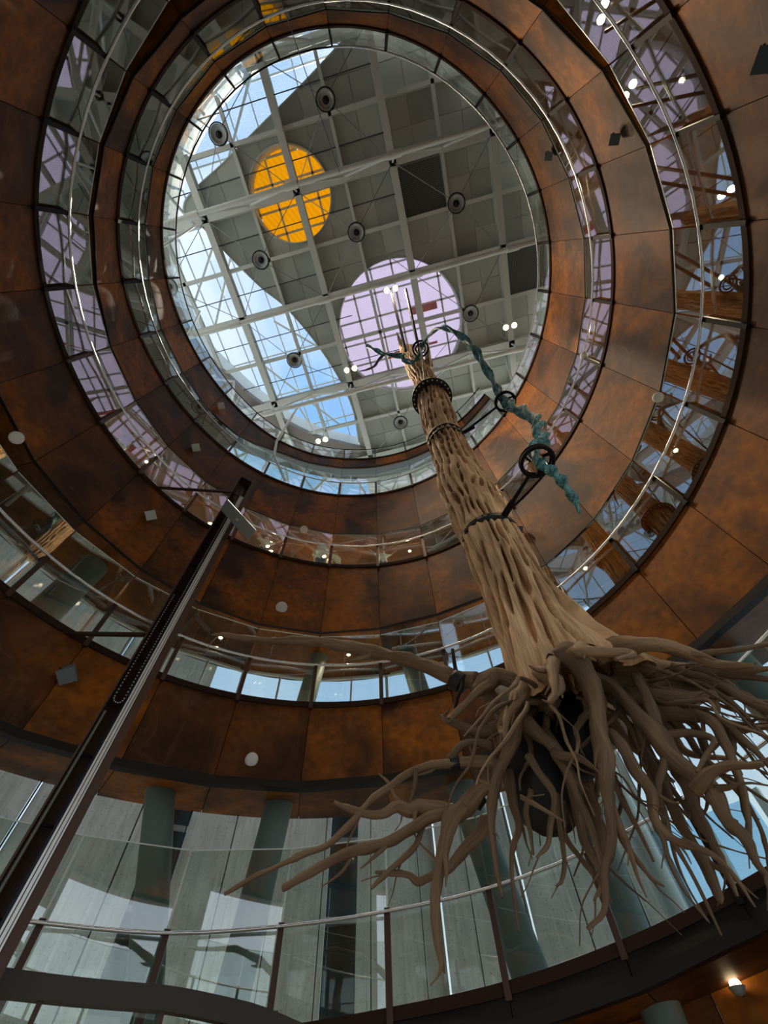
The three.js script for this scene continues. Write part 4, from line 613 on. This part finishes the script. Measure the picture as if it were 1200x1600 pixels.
{ // white bent strut at the start of the top landing
  const a = atR(432, 690, R - 0.1), o = thing('bent_strut', 'white bent steel strut at the start of the top landing', 'strut', a);
  mesh('upper_arm', [bar(V3(0, 0, 0), atR(466, 634, R - 0.6).sub(a), 0.12, 0.1), bar(atR(466, 634, R - 0.6).sub(a), atR(492, 676, R + 0.6).sub(a), 0.08, 0.08)], M.white, o); mesh('lower_arm', [bar(V3(0, 0, 0), atR(428, 712, R - 0.1).sub(a), 0.1, 0.08), bar(atR(428, 712, R - 0.1).sub(a), atR(446, 752, R + 0.2).sub(a), 0.09, 0.08)], M.white, o);
}

// ---------------------------------------------------------------- raking pillars
[[252, 1224, 224, 1560, 24, 8.3, 'grey-green pillar behind the glass front beside the lift mast'], [440, 1240, 362, 1560, 23, 8.3, 'grey-green pillar leaning behind the tips of the long roots'], [716, 1214, 835, 1540, 24, 8.3, 'grey-green pillar behind the hanging single root'], [925, 1290, 1003, 1500, 27, 8.6, 'pale grey-green pillar behind the densest roots'], [1128, 1018, 1260, 1160, 31, 8.2, 'thick grey-blue pillar beside the white rope'], [150, 880, 60, 965, 24, 8.0, 'grey-green pillar behind the second turn balustrade near the mast'], [507, 996, 474, 1110, 14, 8.2, 'slim grey-green pillar behind the second turn balustrade under the long branch'], [626, 985, 662, 1100, 15, 8.2, 'slim grey-green pillar behind the second turn balustrade near the strap']].forEach(([x0, y0, x1, y1, w, r, label]) => {
  const a = atR(x0, y0, r), b = atR(x1, y1, r), d = a.clone().sub(b).normalize(); if (y0 > 1100 || x0 > 1000) { b.addScaledVector(d, -1.2); a.addScaledVector(d, 0.15); } const rad = w * depthOf(a) / FOCAL * 0.88;
  const o = thing('pillar', label, 'pillar', b, 'raking pillars under the ramp'); mesh('shaft', [rod(V3(0, 0, 0), a.clone().sub(b), rad, 32)], M.pillar, o); mesh('collar', [rod(a.clone().sub(b).addScaledVector(d, -0.05), a.clone().sub(b).addScaledVector(d, 0.02), rad * 1.06, 32)], M.pillar, o);
});
{ const a = atR(950, 1205, 9.9), b = atR(1062, 1435, 9.9), d = a.clone().sub(b).normalize(); b.addScaledVector(d, -1.5); const o = thing('pillar', 'white metal-clad pillar outside the glass front', 'pillar', b); mesh('shaft', [rod(V3(0, 0, 0), a.clone().sub(b).addScaledVector(d, 0.8), 0.2, 28)], M.white, o); mesh('rib', [rod(V3(0.22, 0, 0), a.clone().sub(b).add(V3(0.22, 0, 0)), 0.03, 8)], M.lampGrey, o); }
{ // white window frames of the wing outside
  const fr = setting('window_wing', 'tall white framed windows of the wing outside the glass front', 'window');
  for (let i = 0; i < 7; i++) { const d = -60 + i * 6; mesh('mullion', [bar(polar(11.4, d, 0), polar(12.2, d + 1, 6.5), 0.1, 0.16)], M.white, fr); if (i < 6) { for (const y of [1.6, 4.0]) mesh('transom', [bar(polar(11.4 + 0.12 * y, d, y), polar(11.4 + 0.12 * y, d + 6, y), 0.08, 0.1)], M.white, fr); const P = [[d, 0], [d + 6, 0], [d + 6, 6.4], [d, 6.4]].map(([q, y]) => polar(11.4 + 0.12 * y, q, y)); if (i % 3 !== 2) mesh('pane', gridGeo([[P[0], P[1]], [P[3], P[2]]]), phy({ color: 0xa8d0ea, roughness: 0.02, transmission: 1, thickness: 0, ior: 1.8 }), fr); } }
}
{ // wall under the lowest ramp
  const w = setting('wall_lower', 'rusty steel wall below the lowest ramp turn', 'wall');
  for (let d = -112; d < -8; d += 9) mesh('wall_panel', arc(d + 0.06, d + 8.94, 4, (q) => { const t = lowY(q - 720) - 0.02; return [[8.75, 0], [8.75, t], [8.85, t], [8.85, 0]]; }), CORTEN[Math.abs(d) % 5], w);
  mesh('skirting', arc(-112, -8, 40, () => [[8.72, 0], [8.72, 0.16], [8.75, 0.16], [8.75, 0]]), M.lip, w);
  const p = atR(1150, 1540, 8.6), o = thing('wall_lamp', 'glowing lamp on the rusty wall under the lowest ramp', 'light', p), n = V3(-p.x, 0, -p.z).normalize();
  mesh('bowl', [lathe([[0.001, -0.1], [0.07, -0.08], [0.11, -0.01], [0.1, -0.01], [0.06, -0.07], [0.001, -0.085]], 24)], M.lampGrey, o); mesh('bulb', [new THREE.SphereGeometry(0.075, 20, 12)], M.bulb, o); mesh('arm', [rod(V3(0, -0.06, 0), n.clone().multiplyScalar(-0.16).add(V3(0, -0.06, 0)), 0.02, 8)], M.darkSteel, o);
  const l = new THREE.PointLight(0xffdcae, 1.2, 0, 2); l.castShadow = true; l.shadow.radius = 3; l.position.copy(n).multiplyScalar(0.02).add(V3(0, 0.09, 0)); o.add(l);
}
{ // curved landing edge close by
  const o = thing('curved_landing_rail', 'curved dark steel rail with glass below, close to the floor', 'rail', polar(5.8, -125, 0));
  const off = polar(5.8, -125, 0), A = (g) => local([g], off)[0];
  mesh('top_rail', [A(arc(-160, -76, 50, (d) => { const y = EYE + 1.57 - 0.16 * sstep(-114, -96, d) - 0.6 * sstep(-104, -78, d); return [[5.76, y - 0.19], [5.76, y], [5.9, y], [5.9, y - 0.19]]; }))], std({ color: 0x39332f, roughness: 0.5, metalness: 0.3 }), o);
  for (let d = -160; d < -92; d += 12) { mesh('post', [A(bar(polar(5.83, d, 0), polar(5.83, d, EYE + 1.4), 0.09, 0.05, polar(1, d, 0)))], M.brownSteel, o); if (d < -104) mesh('pane', A(gridGeo([[polar(5.83, d + 0.6, 0.1), polar(5.83, d + 11.4, 0.1)], [polar(5.83, d + 0.6, EYE + 1.36), polar(5.83, d + 11.4, EYE + 1.36)]])), M.facade, o); }
}
{ // dark red board leaning behind the balustrade
  const f = face(945, 922, 7.6), o = thing('notice_board', 'dark red low board behind the second turn balustrade', 'board', V3(f.p.x, f.p.y - 0.1, f.p.z), null, -f.a + Math.PI / 2); mesh('panel', [rbox(0.75, 0.42, 0.06, 0.015)], std({ color: 0x5a2220, roughness: 0.6 }), o); mesh('foot', [box(0.06, 0.5, 0.05, -0.3, -0.2, -0.05), box(0.06, 0.5, 0.05, 0.3, -0.2, -0.05)], M.darkSteel, o);
}

// small downlights in the underside of the ramp
M.glow = std({ color: 0xfff2dc, emissive: 0xffdfb0, emissiveIntensity: 5 });
[[-45, 1], [-20, 1], [6, 1], [32, 1], [-95, 1], [-120, 1], [-35, 2], [-5, 2], [25, 2], [-80, 2], [-101, 2], [-117, 2], [-152, 2]].forEach(([az, t]) => {
  const d = az + (t === 1 ? -360 : 0), y = lowY(d + 360) + 0.46 * (8.1 - R) / (RO - R), p = polar(8.1, az, y - 0.02), o = thing('downlight', 'small round downlight glowing in the rusty underside of the ramp', 'light', p, 'downlights in the ramp soffits');
  mesh('trim_ring', [lathe([[0.055, 0.02], [0.075, 0.0], [0.075, -0.015], [0.055, -0.015], [0.055, 0.02]], 20)], M.lampGrey, o); mesh('lens', [new THREE.CylinderGeometry(0.055, 0.055, 0.01, 20)], M.glow, o);
  const l = new THREE.SpotLight(0xffe0b8, t === 2 ? 18 : 10, 0, 1.25, 0.6, 2); l.position.set(0, -0.03, 0); l.target.position.set(0, -2, 0); l.castShadow = true; l.shadow.radius = 2; o.add(l, l.target);
});

// ---------------------------------------------------------------- visitors behind the glass
const smin = (a, b, k) => { const h = clamp(0.5 + 0.5 * (b - a) / k); return lerp(b, a, h) - k * h * (1 - h); };
function blob(caps, k = 0.05, res = 44) { // one continuous skin over tapered limbs [ax,ay,az,ra, bx,by,bz,rb]
  let lo = V3(9, 9, 9), hi = V3(-9, -9, -9); for (const c of caps) for (const o of [0, 4]) { lo.min(V3(c[o] - c[o + 3] - 0.06, c[o + 1] - c[o + 3] - 0.06, c[o + 2] - c[o + 3] - 0.06)); hi.max(V3(c[o] + c[o + 3] + 0.06, c[o + 1] + c[o + 3] + 0.06, c[o + 2] + c[o + 3] + 0.06)); }
  const ctr = lo.clone().add(hi).multiplyScalar(0.5), half = hi.clone().sub(lo).multiplyScalar(0.5), mc = new MarchingCubes(res, new THREE.MeshBasicMaterial(), false, false, 60000); mc.isolation = 0;
  for (let z = 0; z < res; z++) for (let y = 0; y < res; y++) for (let x = 0; x < res; x++) {
    const px = ctr.x + (x / res * 2 - 1) * half.x, py = ctr.y + (y / res * 2 - 1) * half.y, pz = ctr.z + (z / res * 2 - 1) * half.z; let d = 9;
    for (const [ax, ay, az, ra, bx, by, bz, rb] of caps) { const ux = bx - ax, uy = by - ay, uz = bz - az, t = clamp(((px - ax) * ux + (py - ay) * uy + (pz - az) * uz) / (ux * ux + uy * uy + uz * uz + 1e-9)); d = smin(d, Math.hypot(px - ax - ux * t, py - ay - uy * t, pz - az - uz * t) - lerp(ra, rb, t), k); }
    mc.field[x + y * res + z * res * res] = -d;
  }
  mc.update(); const n = mc.count, g = new THREE.BufferGeometry(), P = new Float32Array(n * 3), N = new Float32Array(n * 3);
  for (let i = 0; i < n; i++) { P[3 * i] = ctr.x + mc.positionArray[3 * i] * half.x; P[3 * i + 1] = ctr.y + mc.positionArray[3 * i + 1] * half.y; P[3 * i + 2] = ctr.z + mc.positionArray[3 * i + 2] * half.z; }
  g.setAttribute('position', new THREE.BufferAttribute(P, 3)); g.setAttribute('uv', new THREE.BufferAttribute(new Float32Array(n * 2), 2)); g.computeVertexNormals(); return g;
}
function person(px, py, hgt, label, o) {
  const f = face(px, py, R + 0.02), c = polar(R + (o.back ?? 0.5), f.deg, 0); const az = f.deg; let best = null; for (let t = -3; t <= 2; t++) { const y = topY(az + t * 360), d = Math.abs(y - f.p.y + 0.3); if (az + t * 360 > -800 && (!best || d < best.d)) best = { d, y }; } c.y = best.y - 0.02;
  const g = thing('person', label, 'person', c, null, -f.a - Math.PI / 2 + (o.turn ?? 0)), s = hgt / 1.7, arms = o.arms, S = (l) => l.map((b) => b.map((x) => x * s));
  const head = [[0, 1.55, 0.02, 0.095, 0, 1.62, 0.03, 0.10], [0, 1.36, 0, 0.055, 0, 1.5, 0.01, 0.055], [0, 1.56, 0.115, 0.018, 0, 1.53, 0.125, 0.02], [-0.095, 1.56, 0.02, 0.02, -0.1, 1.58, 0.01, 0.02], [0.095, 1.56, 0.02, 0.02, 0.1, 1.58, 0.01, 0.02]];
  const torso = [[-0.15, 1.35, 0, 0.075, 0.15, 1.35, 0, 0.075], [0, 1.3, 0, 0.14, 0, 0.95, 0, 0.13], [-0.07, 0.92, 0, 0.12, 0.07, 0.92, 0, 0.12]];
  const legs = [[-0.09, 0.9, 0, 0.09, -0.1, 0.48, 0.01, 0.062], [-0.1, 0.48, 0.01, 0.06, -0.1, 0.08, -0.01, 0.042], [0.09, 0.9, 0, 0.09, 0.1, 0.48, 0.01, 0.062], [0.1, 0.48, 0.01, 0.06, 0.1, 0.08, -0.01, 0.042]], feet = [[-0.1, 0.05, 0, 0.045, -0.1, 0.04, 0.15, 0.035], [0.1, 0.05, 0, 0.045, 0.1, 0.04, 0.15, 0.035]];
  const el = arms === 'up' ? [[0.38, 1.42, 0.04], [0.58, 1.6, 0.1]] : [[0.25, 1.1, -0.02], [0.22, 0.92, 0.1]], upper = [], fore = [], hand = [];
  for (const k of [-1, 1]) {
    const [e, w] = el; upper.push([k * 0.19, 1.34, 0, 0.055, k * e[0], e[1], e[2], 0.043]); fore.push([k * e[0], e[1], e[2], 0.04, k * w[0], w[1], w[2], 0.028]);
    const dx = (w[0] - e[0]), dy = w[1] - e[1], dz = w[2] - e[2], L = Math.hypot(dx, dy, dz), d = [dx / L, dy / L, dz / L]; hand.push([k * w[0], w[1], w[2], 0.03, k * (w[0] + d[0] * 0.08), w[1] + d[1] * 0.08, w[2] + d[2] * 0.08, 0.034]);
    for (let q = -1.5; q <= 1.5; q++) hand.push([k * (w[0] + d[0] * 0.09) + q * 0.018, w[1] + d[1] * 0.09, w[2] + d[2] * 0.09, 0.009, k * (w[0] + d[0] * 0.17) + q * 0.02, w[1] + d[1] * 0.16 - 0.02, w[2] + d[2] * (0.17 - 0.01 * Math.abs(q)), 0.007]); hand.push([k * w[0] - k * 0.03, w[1], w[2] + 0.02, 0.011, k * w[0] - k * 0.065, w[1] + 0.01, w[2] + 0.06, 0.009]);
  }
  const fat = (l, x) => l.map((b) => b.map((v, i) => i % 4 === 3 ? v + x : v)), skin = std({ color: o.skin ?? 0xc49a7c, roughness: 0.6 });
  mesh('body', blob(S([...head, ...torso, ...legs, ...upper, ...fore, ...hand, ...feet]), 0.03, 60), skin, g);
  mesh('shirt', blob(S(fat([...torso, ...upper, ...(o.long ? fore.map((b) => [...b.slice(0, 4), lerp(b[0], b[4], 0.85), lerp(b[1], b[5], 0.85), lerp(b[2], b[6], 0.85), b[7]]) : [])], 0.02)), 0.05), std({ color: o.shirt, roughness: 0.85 }), g);
  mesh('trousers', blob(S(fat(legs, 0.016)), 0.04), std({ color: o.trousers, roughness: 0.85 }), g);
  mesh('shoes', blob(S(fat(feet, 0.012)), 0.02, 30), std({ color: 0x2a2a2c, roughness: 0.6 }), g);
  mesh('hair', blob(S(o.scarf ? [[0, 1.62, 0.0, 0.125, 0, 1.5, -0.05, 0.12], [0, 1.45, -0.05, 0.13, 0, 1.15, -0.06, 0.17], [-0.13, 1.4, 0, 0.1, 0.13, 1.4, 0, 0.1]] : [[0, 1.64, -0.01, 0.105, 0, 1.57, -0.04, 0.1]]), 0.04, 36), std({ color: o.scarf ?? o.hair ?? 0x2b211b, roughness: 0.9 }), g).name = o.scarf ? 'headscarf' : 'hair';
}
person(501, 868, 1.68, 'person in a long white headscarf and blue jeans at the glass', { shirt: 0xdfe3e4, trousers: 0x3c5680, scarf: 0xe8ecee, turn: Math.PI * 0.9, back: 0.42 });
person(524, 876, 1.15, 'child in a white top standing beside the person in a headscarf', { shirt: 0xe6e4e0, trousers: 0x70675f, turn: 0.5, back: 0.36 });
person(597, 876, 1.2, 'child in a white top raising arms at the glass', { shirt: 0xe2e6e8, trousers: 0x39414a, arms: 'up', turn: 0.2, back: 0.36 });
person(410, 862, 1.2, 'child in a striped pale top near the mounting plate', { shirt: 0xcfc6c4, trousers: 0x43413f, arms: 'up', back: 0.36 });
person(196, 694, 1.5, 'dark-haired person in black with white skirt, arms spread on the rail', { shirt: 0x18191b, trousers: 0xdfe4e6, arms: 'up', back: 0.4 });
renderer.render(scene, camera);
